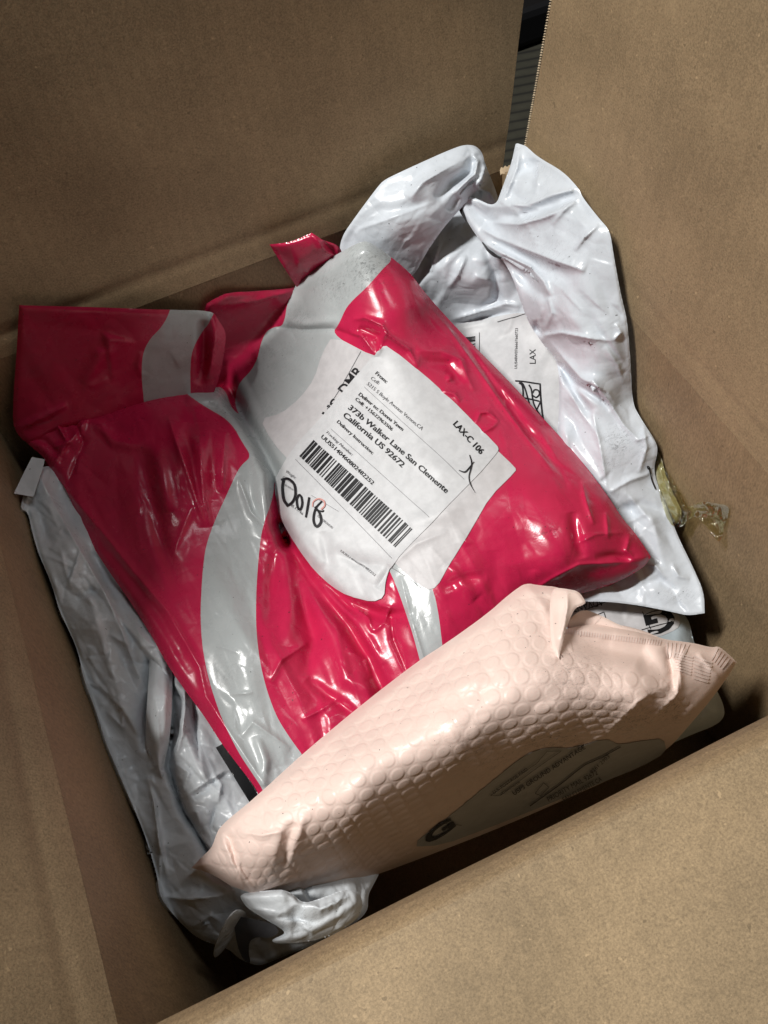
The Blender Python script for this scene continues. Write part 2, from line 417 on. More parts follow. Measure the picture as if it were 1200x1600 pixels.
    def setN(s):
        N = np.cross(np.gradient(s.P, axis=1), np.gradient(s.P, axis=0)); N /= np.linalg.norm(N, axis=-1, keepdims=True) + 1e-12
        N *= np.sign((N * (CAM - s.P)).sum(-1, keepdims=True) + 1e-12); s.N = N
    def _bil(s, A, u, v):
        u = np.asarray(u, float); v = np.asarray(v, float); ca, sa = math.cos(s.ang), math.sin(s.ang)
        a = np.clip(((u * ca + v * sa) - s.a0) / s.step, 0, s.na - 1.001); b = np.clip(((-u * sa + v * ca) - s.b0) / s.step, 0, s.nb - 1.001)
        i = a.astype(int); j = b.astype(int); fa = (a - i)[..., None]; fb = (b - j)[..., None]
        return A[j, i] * (1 - fa) * (1 - fb) + A[j, i + 1] * fa * (1 - fb) + A[j + 1, i] * (1 - fa) * fb + A[j + 1, i + 1] * fa * fb
    def at(s, u, v, off=0.0):
        return s._bil(s.P, u, v) + s._bil(s.N, u, v) * off
    def trim(s, poly, sd):
        ins = sd > 0; nb = np.zeros_like(ins); pad = np.pad(ins, 1)
        for dy in (0, 1, 2):
            for dx in (0, 1, 2): nb |= pad[dy:dy + ins.shape[0], dx:dx + ins.shape[1]]
        snap = nb & ~ins
        U2 = s.U.copy(); V2 = s.V.copy(); U2[snap], V2[snap] = nearest_on(poly, s.U[snap], s.V[snap])
        keep = ins | snap
        q = keep[:-1, :-1] & keep[1:, :-1] & keep[:-1, 1:] & keep[1:, 1:]
        anyin = ins[:-1, :-1] | ins[1:, :-1] | ins[:-1, 1:] | ins[1:, 1:]
        q &= anyin
        return U2, V2, keep, q, snap
    def build(s, name, mats, parent, thick=0.3, tw=30, film_t=0.0003, attrs=None, poly=None, off=0.0, pos=None):
        """closed mesh: front = sheet, back = front pushed down by up to `thick` cm away from the edge"""
        poly = poly or s.poly
        sd = s.sd if poly is s.poly else sdf(s.U, s.V, poly)
        U2, V2, keep, q, snap = s.trim(poly, sd)
        idx = -np.ones(keep.shape, int); ks = np.zeros_like(keep)
        ks[:-1, :-1] |= q; ks[1:, :-1] |= q; ks[:-1, 1:] |= q; ks[1:, 1:] |= q
        n = int(ks.sum()); idx[ks] = np.arange(n)
        uu, vv = U2[ks], V2[ks]
        P = s.at(uu, vv, off) ; N = s._bil(s.N, uu, vv)
        dd = np.clip(sd[ks], 0, None)
        t = film_t + thick / 100 * np.sqrt(np.clip(1 - (1 - np.clip(dd / tw, 0, 1)) ** 2, 0, 1))
        down = -N * .6 + np.array([0, 0, -.4]) if thick > 0.2 else -N
        Bk = P + down * t[:, None]
        a = idx[:-1, :-1][q]; b = idx[:-1, 1:][q]; c = idx[1:, 1:][q]; d = idx[1:, :-1][q]
        top = np.stack([a, d, c, b], 1)
        # orientation
        if len(top) and np.median((np.cross(P[top[:, 1]] - P[top[:, 0]], P[top[:, 2]] - P[top[:, 0]]) * N[top[:, 0]]).sum(-1)) < 0: top = top[:, ::-1]
        bot = top[:, ::-1] + n
        e = np.concatenate([top[:, [0, 1]], top[:, [1, 2]], top[:, [2, 3]], top[:, [3, 0]]])
        key = np.minimum(e[:, 0], e[:, 1]) * (n + 1) + np.maximum(e[:, 0], e[:, 1])
        _, inv, cnt = np.unique(key, return_inverse=True, return_counts=True)
        be = e[cnt[inv] == 1]
        rv, ri = np.unique(be, return_inverse=True); ri = ri.reshape(be.shape); m_ = len(rv)
        side = np.stack([ri[:, 1] + 2 * n, ri[:, 0] + 2 * n, ri[:, 0] + 2 * n + m_, ri[:, 1] + 2 * n + m_], 1)
        o = mesh_obj(name, np.concatenate([P, Bk, P[rv], Bk[rv]]), np.concatenate([top, bot, side]), mats, parent)
        for nm, fn in (attrs or {}).items():
            val = fn(uu, vv); val = np.concatenate([val, val, val[rv], val[rv]]).astype(np.float32)
            at = o.data.attributes.new(nm, 'FLOAT', 'POINT'); at.data.foreach_set('value', val)
        return o

def blobs(*bl):
    def f(u, v):
        r = np.zeros_like(u)
        for (x, y, rx, ry, k) in bl: r = np.maximum(r, k * np.exp(-(((u - x) / rx) ** 2 + ((v - y) / ry) ** 2)))
        return r
    return f

def calm(u, v): return 1 - .7 / (1 + np.exp(-(u - 430) / 18)) / (1 + np.exp((v - 870) / 22))

def band(u, v):
    d, s_, t = seg_dist(u, v, [(672, 470), (735, 560), (800, 640), (860, 710), (900, 765)]); return np.exp(-(d / 22) ** 2)

# --- print on sheets
def ribbon(sheet, pts, w, off, closed=False):
    """thin strip following the sheet; returns verts, faces"""
    P = []
    for i in range(len(pts) - 1):
        a, b = np.array(pts[i], float), np.array(pts[i + 1], float); k = max(1, int(np.hypot(*(b - a)) / 2.5))
        for j in range(k): P.append(a + (b - a) * j / k)
    P.append(np.array(pts[-1], float)); P = np.array(P)
    T = np.gradient(P, axis=0); T /= np.linalg.norm(T, axis=1, keepdims=True) + 1e-9; Nn = np.stack([-T[:, 1], T[:, 0]], 1)
    ww = np.full(len(P), w / 2.0) if not isinstance(w, (list, tuple, np.ndarray)) else np.interp(np.linspace(0, 1, len(P)), np.linspace(0, 1, len(w)), w) / 2
    L = P + Nn * ww[:, None]; R = P - Nn * ww[:, None]
    v = np.concatenate([sheet.at(L[:, 0], L[:, 1], off), sheet.at(R[:, 0], R[:, 1], off)]); n = len(P)
    return v, [[i, i + 1, n + i + 1, n + i] for i in range(n - 1)]
def spline(pts, k=6):
    P = [np.array(p, float) for p in pts]; P = [2 * P[0] - P[1]] + P + [2 * P[-1] - P[-2]]; out = []
    for i in range(1, len(P) - 2):
        for j in range(k):
            t = j / k; a, b, c, d = P[i - 1], P[i], P[i + 1], P[i + 2]
            out.append(.5 * ((2 * b) + (-a + c) * t + (2 * a - 5 * b + 4 * c - d) * t * t + (-a + 3 * b - 3 * c + d) * t ** 3))
    out.append(P[-2]); return out
def merge(parts):
    V = []; Fc = []; n = 0
    for v, f in parts:
        V.append(np.asarray(v)); Fc += [[i + n for i in q] for q in f]; n += len(v)
    return np.concatenate(V), Fc
def text_on(sheet, txt, p0, p1, h, off, bold=0.0, curve=0.0, shear=0.0):
    """text from p0 to p1 (baseline), cap height h, draped on the sheet"""
    c = bpy.data.curves.new("t", 'FONT'); c.body = txt; c.size = 1.0; c.offset = bold; c.resolution_u = 3; c.shear = shear
    o = bpy.data.objects.new("t", c); sc.collection.objects.link(o)
    dg = bpy.context.evaluated_depsgraph_get(); m = bpy.data.meshes.new_from_object(o.evaluated_get(dg))
    n = len(m.vertices); a = np.zeros(n * 3); m.vertices.foreach_get('co', a); a = a.reshape(-1, 3)
    f = [list(p.vertices) for p in m.polygons]
    bpy.data.objects.remove(o); bpy.data.curves.remove(c); bpy.data.meshes.remove(m)
    p0 = np.array(p0, float); p1 = np.array(p1, float); d = p1 - p0; L = np.hypot(*d); d /= L; nrm = np.array([d[1], -d[0]])
    x0, x1 = a[:, 0].min(), a[:, 0].max(); s = (a[:, 0] - x0) / (x1 - x0); y = a[:, 1] / 0.70 * h
    if curve: y = y + curve * 4 * s * (1 - s)
    u = p0[0] + d[0] * s * L + nrm[0] * y; v = p0[1] + d[1] * s * L + nrm[1] * y
    return sheet.at(u, v, off), f
def quad_on(sheet, poly4, off, k=6):
    a, b, c, d = [np.array(p, float) for p in poly4]       # a-b top, d-c bottom
    V = []
    for i in range(k + 1):
        t = i / k; V.append(a + (d - a) * t); V.append(b + (c - b) * t)
    V = np.array(V); return sheet.at(V[:, 0], V[:, 1], off), [[2 * i, 2 * i + 1, 2 * i + 3, 2 * i + 2] for i in range(k)]
def flatmesh(name, parts, m, parent):
    v, f = merge(parts); return mesh_obj(name, v, f, m, parent, smooth=False)

# ------------------------------------------------------------------ the ground outside
def panel(name, fn, ns, nt_, thick, mats, parent=None, flip=False, wav=0.0, seed=0, smooth=True):
    s, t = np.meshgrid(np.linspace(0, 1, ns), np.linspace(0, 1, nt_)); P = fn(s, t)
    N = np.cross(np.gradient(P, axis=1), np.gradient(P, axis=0)); N /= np.linalg.norm(N, axis=-1, keepdims=True) + 1e-12
    if flip: N = -N
    if wav:
        P = P + N * (wav * (np.clip((1 - t) * 6, 0, 1) if name == 'wall' else np.clip(t * 5, 0, 1)) * (np.sin(s * 7 + seed) * np.cos(t * 5 + seed * 2) + .5 * np.sin(s * 15 + t * 9 + seed)))[..., None]
    B = P - N * thick; n = ns * nt_; id_ = np.arange(n).reshape(nt_, ns)
    a, b, c, d = id_[:-1, :-1].ravel(), id_[:-1, 1:].ravel(), id_[1:, 1:].ravel(), id_[1:, :-1].ravel()
    top = np.stack([a, b, c, d], 1)
    if not flip: top = top[:, ::-1]
    bot = top[:, ::-1] + n
    ring = np.concatenate([id_[0, :], id_[1:, -1], id_[-1, -2::-1], id_[-2:0:-1, 0]])
    k = len(ring); q_ = np.arange(k); r2 = np.roll(q_, -1); side = np.stack([q_, r2, r2 + k, q_ + k], 1) + 2 * n
    if flip: side = side[:, ::-1]
    fc = np.concatenate([top, bot, side]); mi = np.concatenate([np.zeros(len(top) * 2, int), np.ones(len(side), int)])
    Pf, Bf = P.reshape(-1, 3), B.reshape(-1, 3)
    o = mesh_obj(name, np.concatenate([Pf, Bf, Pf[ring], Bf[ring]]), fc, mats if isinstance(mats, list) else [mats, mats], parent, smooth=False, midx=mi.tolist())
    if smooth: o.data.polygons.foreach_set('use_smooth', (mi == 0).tolist())
    return o

mF, ntF, bsF = mat("worn_ribbed_floor"); vF = coords(ntF)
wv = nd(ntF, 'ShaderNodeTexWave'); wv.wave_type = 'BANDS'; wv.bands_direction = 'X'; wv.inputs['Scale'].default_value = 17; wv.inputs['Distortion'].default_value = .6
mpF = ntF.nodes.new('ShaderNodeMapping'); mpF.inputs['Rotation'].default_value = (0, 0, math.radians(-75)); ntF.links.new(vF, mpF.inputs[0]); ntF.links.new(mpF.outputs[0], wv.inputs['Vector'])
cF = ramp(ntF, wv.outputs['Fac'], [(0.05, (0.012, .011, .008)), (0.22, (0.030, .028, .019)), (1, (0.036, .034, .023))])
cF = mixc(ntF, .8, cF, ramp(ntF, noise(ntF, vF, 40, 5, .7), [(.3, g(.7)), (.7, g(1.25))]), 'MULTIPLY')
ntF.links.new(cF, bsF.inputs['Base Color']); bsF.inputs['Roughness'].default_value = .7
gnd = mesh_obj("ground", [(-8, -8, -.306), (8, -8, -.306), (8, 8, -.306), (-8, 8, -.306)], [[0, 1, 2, 3]], mF, None, False)
gnd['kind'] = 'structure'

# ------------------------------------------------------------------ the carton
box = thing("cardboard_carton", "open brown corrugated carton with its four flaps up, holding all the mailers", "carton", (W / 2, D / 2, -.3))
def par(o): o.parent = box; o.matrix_parent_inverse = Matrix.Translation((-W / 2, -D / 2, .3)); return o
T = 0.004
Wm = [K_WALL, K_WALL]; Fm = [K_FLAP, K_FLAP]
par(panel("bottom", lambda s, t: np.stack([s * W, t * D, -.3 + 0 * s], -1), 12, 12, T, Wm, None, flip=True))
par(panel("wall", lambda s, t: np.stack([0 * s, s * D, -.3 + t * .2993], -1), 24, 20, T, [K_WALLY, K_WALLY], None, wav=.0007, seed=1, flip=False))
par(panel("wall", lambda s, t: np.stack([W + 0 * s, s * D, -.3 + t * .2993], -1), 24, 20, T, [K_WALLY, K_WALLY], None, flip=True, wav=.0005, seed=2))
par(panel("wall", lambda s, t: np.stack([s * W, D + 0 * s, -.3 + t * .2993], -1), 24, 20, T, Wm, None, wav=.0008, seed=3, flip=False))
FBz = [-.3, -.19, -.11, -.07, -.040, -.022, -.009, -.003, -.0008, -.0005]; FBy = [.040, .044, .027, .0205, .0172, .0145, .0095, .0050, .0018, .000]
def fwall(s, t):
    q = t * (len(FBz) - 1); return np.stack([s * W, np.interp(q, range(10), FBy), np.interp(q, range(10), FBz)], -1)
par(panel("wall", fwall, 24, 46, T, Wm, None, flip=True, wav=.0006, seed=4))
def flap(name, p0, along, out, L, out1=None, rnd=.003, edge0=(0, 0), edge1=(0, 0), **k):
    """flap hinged on the rim: p0 + along*s, rising in direction out; edge0/edge1 skew the two side edges (at root, at tip)"""
    p0 = np.array(p0, float); al = np.array(along, float); ou = np.array(out, float); La = np.linalg.norm(al); ah = al / La
    def fn(s, t):
        a0 = edge0[0] + (edge0[1] - edge0[0]) * t; a1 = La + edge1[0] + (edge1[1] - edge1[0]) * t
        r = np.clip(t * L, 0, 99)
        oo = ou + (np.array(ou if out1 is None else out1, float) - ou) * (s ** k.get('tw', 1.0))[..., None]; oo = oo / np.linalg.norm(oo, axis=-1, keepdims=True)
        lift = -.0005 * np.exp(-((r - .018) / .004) ** 2) * k.get('score', 1)
        nrm = np.cross(ah, ou / np.linalg.norm(ou)); nrm = nrm * (1 if k.get('up', 1) > 0 else -1)
        return p0 + ah * (a0 + (a1 - a0) * s)[..., None] + oo * r[..., None] + nrm * lift[..., None]
    return par(panel(name, fn, 30, 90, T, [K_FLAPY, K_FLAPY] if abs(al[1]) > .1 else Fm, None, flip=k.get('flip', False), wav=k.get('wav', .0008), seed=k.get('seed', 0)))
def on_plane(u, v, q, n):
    d = rays(np.array([u]), np.array([v]))[0]; n = np.array(n, float); t = ((np.array(q) - CAM) @ n) / (d @ n); return CAM + d * t
# back flap leans a little outwards, its right edge runs through two sighted points
ab = math.radians(11); outb = np.array([0, math.sin(ab), math.cos(ab)]); nb = np.cross([1, 0, 0], outb)
e0 = on_plane(785, 265, (0, D, 0), nb); e1 = on_plane(820, 0, (0, D, 0), nb)
Lb = .27; tt = (e1 - e0) @ outb; dx = (e1[0] - e0[0]) / tt * Lb
flap("flap", (-.002, D, -.0004), (W + .002, 0, 0), (0, math.sin(math.radians(2)), math.cos(math.radians(2))), Lb, out1=outb, edge0=(0, 0), edge1=(e0[0] - W, e0[0] - W + dx), seed=5, wav=.0012, flip=False, up=1)
ar = math.radians(4); outr = np.array([math.sin(ar), 0, math.cos(ar)]); nr = np.cross([0, 1, 0], outr)
r0 = on_plane(822, 225, (W, 0, 0), nr); r1 = on_plane(862, 0, (W, 0, 0), nr)
slope = (r1[1] - r0[1]) / ((r1 - r0) @ outr); rroot = r0[1] - slope * ((r0 - np.array([W, r0[1], 0])) @ outr)
print('right flap root y', rroot, 'slope', slope, 'D', D, 'back edge', e0, e1)
Lr = .26
flap("flap", (W, 0, -.0004), (0, D, 0), outr, Lr, edge0=(0, -.02), edge1=(rroot - D, rroot - D + slope * Lr), seed=6, wav=.001, flip=True, up=-1)
al = math.radians(35); outl = np.array([-math.sin(al), 0, math.cos(al)]); al2 = math.radians(-10)
flap("flap", (0.0, 0, -.0004), (0, D, 0), outl, .29, out1=(-math.sin(al2), 0, math.cos(al2)), tw=1.6, edge0=(0, .01), edge1=(0, -.01), seed=7, wav=.0009, flip=False, up=1)
af = math.radians(96); outf = np.array([0, -math.sin(af), math.cos(af)])
flap("flap", (0.0, 0, -.0004), (W, 0, 0), outf, .22, edge0=(0, .006), edge1=(0, .01), seed=8, score=0, wav=.0011, flip=True, up=-1)
# exposed flutes along the cut edge of the right flap
fl = []
rg = random.Random(3)
for k in range(150):
    h = .004 + k * (Lr - .006) / 150; c = np.array([W, rroot + slope * h, .001]) + outr * h
    a = .00055 + rg.random() * .0004; w_ = .0016
    dirs = np.array([[0, 1, 0], [0, -1, 0], outr, -outr, nr, -nr]) * np.array([[a], [a], [w_ * .42], [w_ * .42], [.0012], [.0012]])
    v = c + dirs + np.array([0, .0004, 0]); fl.append((v, [[0, 2, 4], [0, 4, 3], [0, 3, 5], [0, 5, 2], [1, 4, 2], [1, 3, 4], [1, 5, 3], [1, 2, 5]]))
v, f = merge(fl); par(mesh_obj("fluted_edge", v, f, plain("pale_torn_paper", (0.62, .50, .34), .8, .2), None, False))
# torn liner where the two flaps part
tr = Sheet([(781, 266), (783, 261), (786, 263), (789, 259), (792, 262), (795, 258), (799, 261), (802, 256), (806, 259), (803, 264), (799, 265), (796, 269), (791, 267), (788, 272), (785, 270), (782, 274)], [(782, 262, .6), (806, 256, .8), (786, 274, .3), (800, 268, .5), (792, 262, .9)], step=1.5, sim=(.05, .05, 30, .01, .1), seed=5, chaikin=0)
par(tr.build("torn_liner", plain("torn_kraft", (0.60, .46, .30), .85, .2, .5), None, thick=.08, tw=5))

# things on the ground behind the gap between the flaps
def slab(name, x0, x1, y0, y1, z0, z1, m, bev=.01):
    o = mesh_obj(name, [(x, y, z) for z in (z0, z1) for y in (y0, y1) for x in (x0, x1)], [[0, 2, 3, 1], [4, 5, 7, 6], [0, 1, 5, 4], [2, 6, 7, 3], [0, 4, 6, 2], [1, 3, 7, 5]], m, None, False)
    b = o.modifiers.new('b', 'BEVEL'); b.width = bev; b.segments = 2; return o

pA = unproj(np.array([818.]), np.array([80.]), np.array([-.306]), False)[0]
dB = rays(np.array([838.]), np.array([13.]))[0]; zB = CAM[2] + dB[2] * (pA[1] - CAM[1]) / dB[1]
print('crate', pA, zB)
cr = slab("storage_crate", pA[0] - .5, pA[0] + .5, pA[1], pA[1] + .35, -.304, zB, plain("black_plastic", (.006, .006, .007), .6, .2))
cr['label'] = "black plastic crate on the floor, glimpsed through the gap between the flaps"; cr['category'] = "crate"
cb = slab("shipping_box", pA[0] - .4, pA[0] + .6, pA[1] + .45, pA[1] + .8, -.304, zB + .9, kraft("brown_box_board", (.30, .20, .10)))
cb['label'] = "brown cardboard box standing behind the black crate, seen through the gap"; cb['category'] = "box"

# ------------------------------------------------------------------ pale blue mailer lowest at the right front corner
under = thing("pale_blue_mailer", "pale blue-grey mailer lying lowest by the right front corner, shipping label showing a big G", "mailer", tuple(up1(1020, 1040, -.19)))
def parto(o, root):
    o.parent = root; o.matrix_parent_inverse = Matrix.Translation(-root.location); return o
S_U = Sheet([(870, 900), (960, 915), (1050, 948), (1076, 965), (1084, 1005), (1108, 1055), (1130, 1098), (1133, 1118), (1120, 1133), (1075, 1150), (1000, 1185), (900, 1200), (820, 1100), (820, 980)],
            [(870, 900, -13.5), (1050, 950, -15.5), (1085, 1010, -15.5), (1130, 1110, -16.5), (1000, 1180, -18), (850, 1150, -17), (950, 1000, -14.5), (1040, 1060, -14.8)],
            edge=(1.5, 26), sim=(.012, .012, 60, .012, .2), seed=11, crump=8, fac=((40, .14, 40, 1.6), (16, .04, 0, 1.2)), crump_p=(None, 60, 60, .12, 7))
parto(S_U.build("film_body", M_UNDER, None, thick=4, tw=70), under)
lab = parto(S_U.build("shipping_label", M_PAPER2, None, thick=0, film_t=.0002, off=.0004, poly=smooth_poly([(880, 915), (935, 922), (1046, 952), (1060, 960), (1063, 972), (1058, 984), (1030, 996), (960, 1010), (880, 990)], 1)), under)
txt = [text_on(S_U, "ADVANTAGE", (941, 936), (870, 952), 11, .0008), text_on(S_U, "G", (1049, 950), (1004, 962), 34, .0008, .03)]
for l in ([(905, 957), (955, 938), (1020, 953)], [(905, 972), (943, 957), (949, 975), (956, 990)], [(1003, 957), (1016, 984)], [(1002, 985), (1050, 972)]):
    txt.append(ribbon(S_U, l, 1.2, .0008))
o = flatmesh("printed_text", txt, M_INK, None); o.parent = lab

# ------------------------------------------------------------------ white mailer in the back right corner
white = thing("white_mailer", "large white poly mailer in the back right corner, handwriting beside LAX on its label", "mailer", tuple(up1(900, 600, -.2)))
S_W2 = Sheet([(640, 300), (760, 290), (850, 380), (900, 540), (985, 680), (1010, 800), (950, 860), (850, 790), (700, 640), (590, 440)],
             [(640, 300, -3), (760, 300, -1.5), (690, 400, -2.4), (640, 440, -4.0), (740, 440, -3.4), (800, 420, -3.0), (700, 500, -7.2), (760, 500, -7.0), (780, 560, -7.6), (850, 600, -7.8), (760, 640, -8.5), (900, 760, -10), (880, 680, -8.5), (1000, 800, -12)],
             strokes=[([(665, 400), (690, 362), (716, 330)], .35, 8, 'g'), ([(690, 370), (680, 400), (672, 425)], .3, 5, 'r'), ([(728, 400), (715, 430), (700, 450)], .3, 6, 'r'),
                      ([(757, 385), (775, 430), (776, 470), (745, 488)], -.45, 8, 'g'), ([(705, 500), (740, 490), (790, 474), (812, 478)], .4, 6, 'r'), ([(706, 508), (740, 500), (800, 486)], -.35, 5, 'g'),
                      ([(775, 462), (770, 440), (740, 430)], .25, 8, 'r')],
             sim=None, seed=21, step=2.4, crump=6, fac=((40, .16, -50, 2.0, None, lambda u, v: np.clip((500 - v) / 30, .25, 1)), (16, .03, -50, 2, None, lambda u, v: np.clip((500 - v) / 30, .3, 1))), crump_p=(-40, 40, 60, .10, 6))
parto(S_W2.build("film_body", M_WHITE, None, thick=3.0, tw=60, attrs={'dirt': blobs((900, 700, 20, 30, .4))}), white)
labw = parto(S_W2.build("shipping_label", M_PAPER, None, thick=0, film_t=.0002, off=.0005, poly=smooth_poly([(690, 515), (720, 505), (760, 498), (822, 486), (835, 505), (868, 552), (872, 562), (875, 640), (890, 705), (870, 720), (790, 650), (730, 580)], 1)), white)
pk = [text_on(S_W2, "LAX", (837, 569), (837, 546), 9.5, .0009, .004), text_on(S_W2, "UUS48W0766667660723", (808, 577), (810, 513), 4.2, .0009),
      ribbon(S_W2, [(749.5, 520), (749.5, 562)], .8, .0009), ribbon(S_W2, [(778, 503), (822, 490)], .8, .0009)]
o = flatmesh("printed_text", pk, M_INK, None); o.parent = labw
bars = []
for (x0, x1, y0, y1) in ((715, 743, 526, 528), (715, 743, 529, 530), (715, 743, 531, 534), (728, 743, 537.5, 539), (732, 743, 541, 542.2), (736, 743, 546, 547)):
    bars.append(quad_on(S_W2, [(x0, y0 + 3), (x1, y0), (x1, y1), (x0, y1 + 3)], .0009))
o = flatmesh("barcode", bars, M_INK, None); o.parent = labw
hw = []
for l, w_ in (([(805, 596), (818, 597), (845, 601)], 1.6), ([(844, 602), (845, 620), (847, 645), (851, 668)], 2.0), ([(807, 621), (825, 624), (843, 628)], 1.6), ([(811, 599), (816, 604), (817, 620), (813, 632)], 1.8),
              ([(811, 599), (818, 603), (828, 635), (832, 648)], 1.8), ([(826, 602), (830, 610), (834, 632), (846, 653)], 1.8), ([(832, 615), (835, 610), (841, 611), (843, 617), (838, 622), (832, 619)], 1.6),
              ([(827, 646), (836, 650), (846, 652)], 2.2), ([(845, 628), (836, 645), (828, 640)], 1.5), ([(838, 650), (845, 660), (851, 667)], 2.2), ([(791, 601), (795, 608), (800, 618)], 2.2)):
    hw.append(ribbon(S_W2, spline(l), w_ * 1.35, .0010))
o = flatmesh("handwriting", hw, M_MARK, None); o.parent = labw

S_W1 = Sheet([(532, 372), (560, 332), (590, 292), (600, 281), (640, 262), (700, 235), (725, 226), (742, 227), (753, 237), (758, 256), (770, 285), (779, 310), (777, 326), (760, 324), (728, 318), (714, 332), (690, 360), (666, 395), (645, 434), (610, 445), (560, 440), (530, 408)],
             [(532, 380, -.3), (600, 282, 3.2), (700, 236, 3.9), (742, 227, 3.7), (758, 256, 2.9), (779, 315, -.6), (720, 325, 1.0), (690, 360, .2), (645, 430, -3.0), (560, 440, -2.6), (620, 340, 2.0), (680, 290, 3.2), (735, 270, 3.2), (600, 390, -.4)],
             strokes=[([(640, 312), (660, 285), (700, 262), (737, 242)], .45, 14, 'r'), ([(737, 240), (735, 268), (705, 288), (682, 312)], -.55, 9, 'g'), ([(737, 240), (746, 252), (742, 272), (722, 290), (712, 302)], .5, 5, 'r'),
                      ([(758, 258), (752, 280), (742, 292)], .4, 3, 'l'), ([(555, 360), (600, 345), (680, 315)], .12, 5, 'r'), ([(570, 330), (640, 325), (700, 312)], -.12, 10, 'g'), ([(700, 330), (716, 306)], -.3, 6, 'g'),
                      ([(742, 292), (765, 300), (776, 320)], .3, 5, 'r')],
             edge=(.12, 4), step=2.0, sim=None, seed=23, crump=5, fac=((50, .2, -45, 2.2), (18, .04, -40, 2), (9, .012, -40, 1.5)), crump_p=(-40, 25, 60, .08, 7))
parto(S_W1.build("rear_fold", M_WHITE, None, thick=.5, tw=30), white)

S_W3 = Sheet([(806, 223), (815, 226), (822, 228), (840, 245), (880, 268), (905, 295), (910, 308), (935, 340), (953, 360), (959, 400), (970, 460), (980, 500), (985, 560), (988, 630), (1002, 655), (1025, 690), (1028, 705), (1020, 738), (1045, 800), (1060, 840), (1080, 880), (1100, 925), (1101, 958, 1), (1075, 962), (1050, 956), (1000, 946), (950, 940), (905, 940), (880, 920), (900, 850), (905, 790), (875, 740), (868, 700), (874, 640), (873, 565), (850, 540), (826, 505), (813, 470), (800, 430), (783, 402), (757, 385), (735, 355), (722, 330), (716, 308), (712, 299, 1), (740, 308), (774, 324), (786, 290), (799, 255), (804, 232)],
             [(808, 226, 4.0), (714, 300, 1.6), (774, 324, 1.6), (880, 268, 5.3), (910, 308, 5.0), (955, 370, 4.4), (970, 460, 1.7), (980, 500, .4), (988, 630, -5.6), (1026, 695, -6.4), (1020, 740, -8.4), (1060, 840, -10.3), (1101, 958, -12.0), (1000, 946, -12.2), (900, 930, -12.0),
              (905, 800, -9.6), (872, 640, -6.6), (850, 540, -4.6), (813, 470, -2.6), (757, 385, -.6), (840, 330, 3.4), (890, 400, 2.9), (900, 500, -.1), (930, 600, -3.4), (950, 700, -6.3), (980, 800, -9.0), (960, 880, -11.0)],
             strokes=[([(915, 424), (860, 405), (808, 385), (778, 372), (752, 357)], .6, 12, 'l', 'b'), ([(770, 378), (815, 400), (860, 425), (905, 432)], -.35, 12, 'g'),
                      ([(757, 380), (790, 398), (829, 417), (850, 440), (859, 462)], .55, 8, 'r'), ([(783, 402), (815, 430), (840, 455), (858, 465)], -.5, 10, 'g'),
                      ([(773, 324), (800, 322), (829, 319), (862, 305), (893, 297)], .35, 7, 'r', 's'), ([(777, 335), (810, 340), (850, 325), (900, 306)], -.35, 9, 'g'),
                      ([(770, 348), (812, 350), (855, 338), (900, 316)], .45, 8, 'r'), ([(812, 230), (808, 262), (792, 302), (782, 318)], .35, 7, 'r'), ([(838, 250), (832, 275), (826, 298)], -.25, 9, 'g'), ([(842, 255), (840, 285), (836, 305)], .25, 6, 'r'),
                      ([(936, 350), (912, 372), (898, 392)], .3, 5, 'r'), ([(905, 308), (880, 330), (862, 352)], .2, 6, 'r'),
                      ([(837, 500), (840, 515), (851, 524)], -.6, 6, 'g'), ([(848, 480), (843, 505), (851, 524), (877, 520), (920, 528), (957, 533)], .42, 6, 'r'), ([(858, 465), (862, 490), (852, 515)], .35, 7, 'r'),
                      ([(963, 634), (949, 612), (907, 591), (880, 560), (851, 524)], .5, 12, 'l'), ([(848, 536), (875, 572), (900, 600), (938, 625), (956, 640)], -.5, 6, 'g'),
                      ([(899, 597), (926, 594), (950, 625), (975, 665), (1000, 690)], .4, 7, 'r'), ([(957, 533), (970, 520), (962, 505)], .25, 5, 'r'), ([(945, 540), (965, 570), (975, 600)], .2, 7, 'r'),
                      ([(873, 565), (893, 605), (918, 640), (925, 648)], -.4, 6, 'g'), ([(885, 600), (905, 640), (940, 690)], .22, 8, 'r'), ([(880, 660), (880, 720), (900, 770)], .25, 9, 'g'), ([(925, 640), (938, 700), (950, 770)], .3, 8, 'r'), ([(950, 770), (985, 750), (1010, 742), (1018, 735)], .32, 7, 'r'),
                      ([(960, 800), (1000, 790), (1040, 800)], -.25, 9, 'g'), ([(975, 820), (1010, 802)], .2, 6, 'r'), ([(1003, 880), (1025, 885), (1040, 905)], .25, 6, 'r'), ([(1050, 880), (1060, 900), (1078, 905)], .25, 6, 'r'), ([(990, 920), (1030, 905), (1060, 925)], -.2, 7, 'g'),
                      ([(1005, 665), (1010, 700), (998, 740)], .3, 6, 'r'), ([(990, 690), (1015, 680), (1026, 695)], .2, 5, 'r')],
             edge=(.12, 4), step=2.0, sim=None, seed=25, crump=10, fac=((36, .26, 0, 1, lambda u, v: (np.hypot(u - 715, v - 295) / 3.2, np.arctan2(v - 295, u - 715) * 150), lambda u, v: np.clip((560 - v) / 80, 0.0, 1)), (40, .26, 58, 2.2, None, lambda u, v: np.clip((v - 480) / 80, 0.0, 1)), (19, .06, 60, 1.8)),
             crump_p=(lambda x, y: math.degrees(math.atan2(y - 300, x - 720)) if y < 480 else (62 if y < 840 else 20), 22, 70, .10, 5))
parto(S_W3.build("front_fold", M_WHITE, None, thick=.6, tw=40, attrs={'dirt': blobs((968, 686, 16, 26, .9), (950, 690, 10, 18, .5), (955, 725, 14, 14, .5), (1060, 930, 30, 12, .5), (1000, 700, 12, 20, .4), (860, 400, 60, 40, .25))}), white)
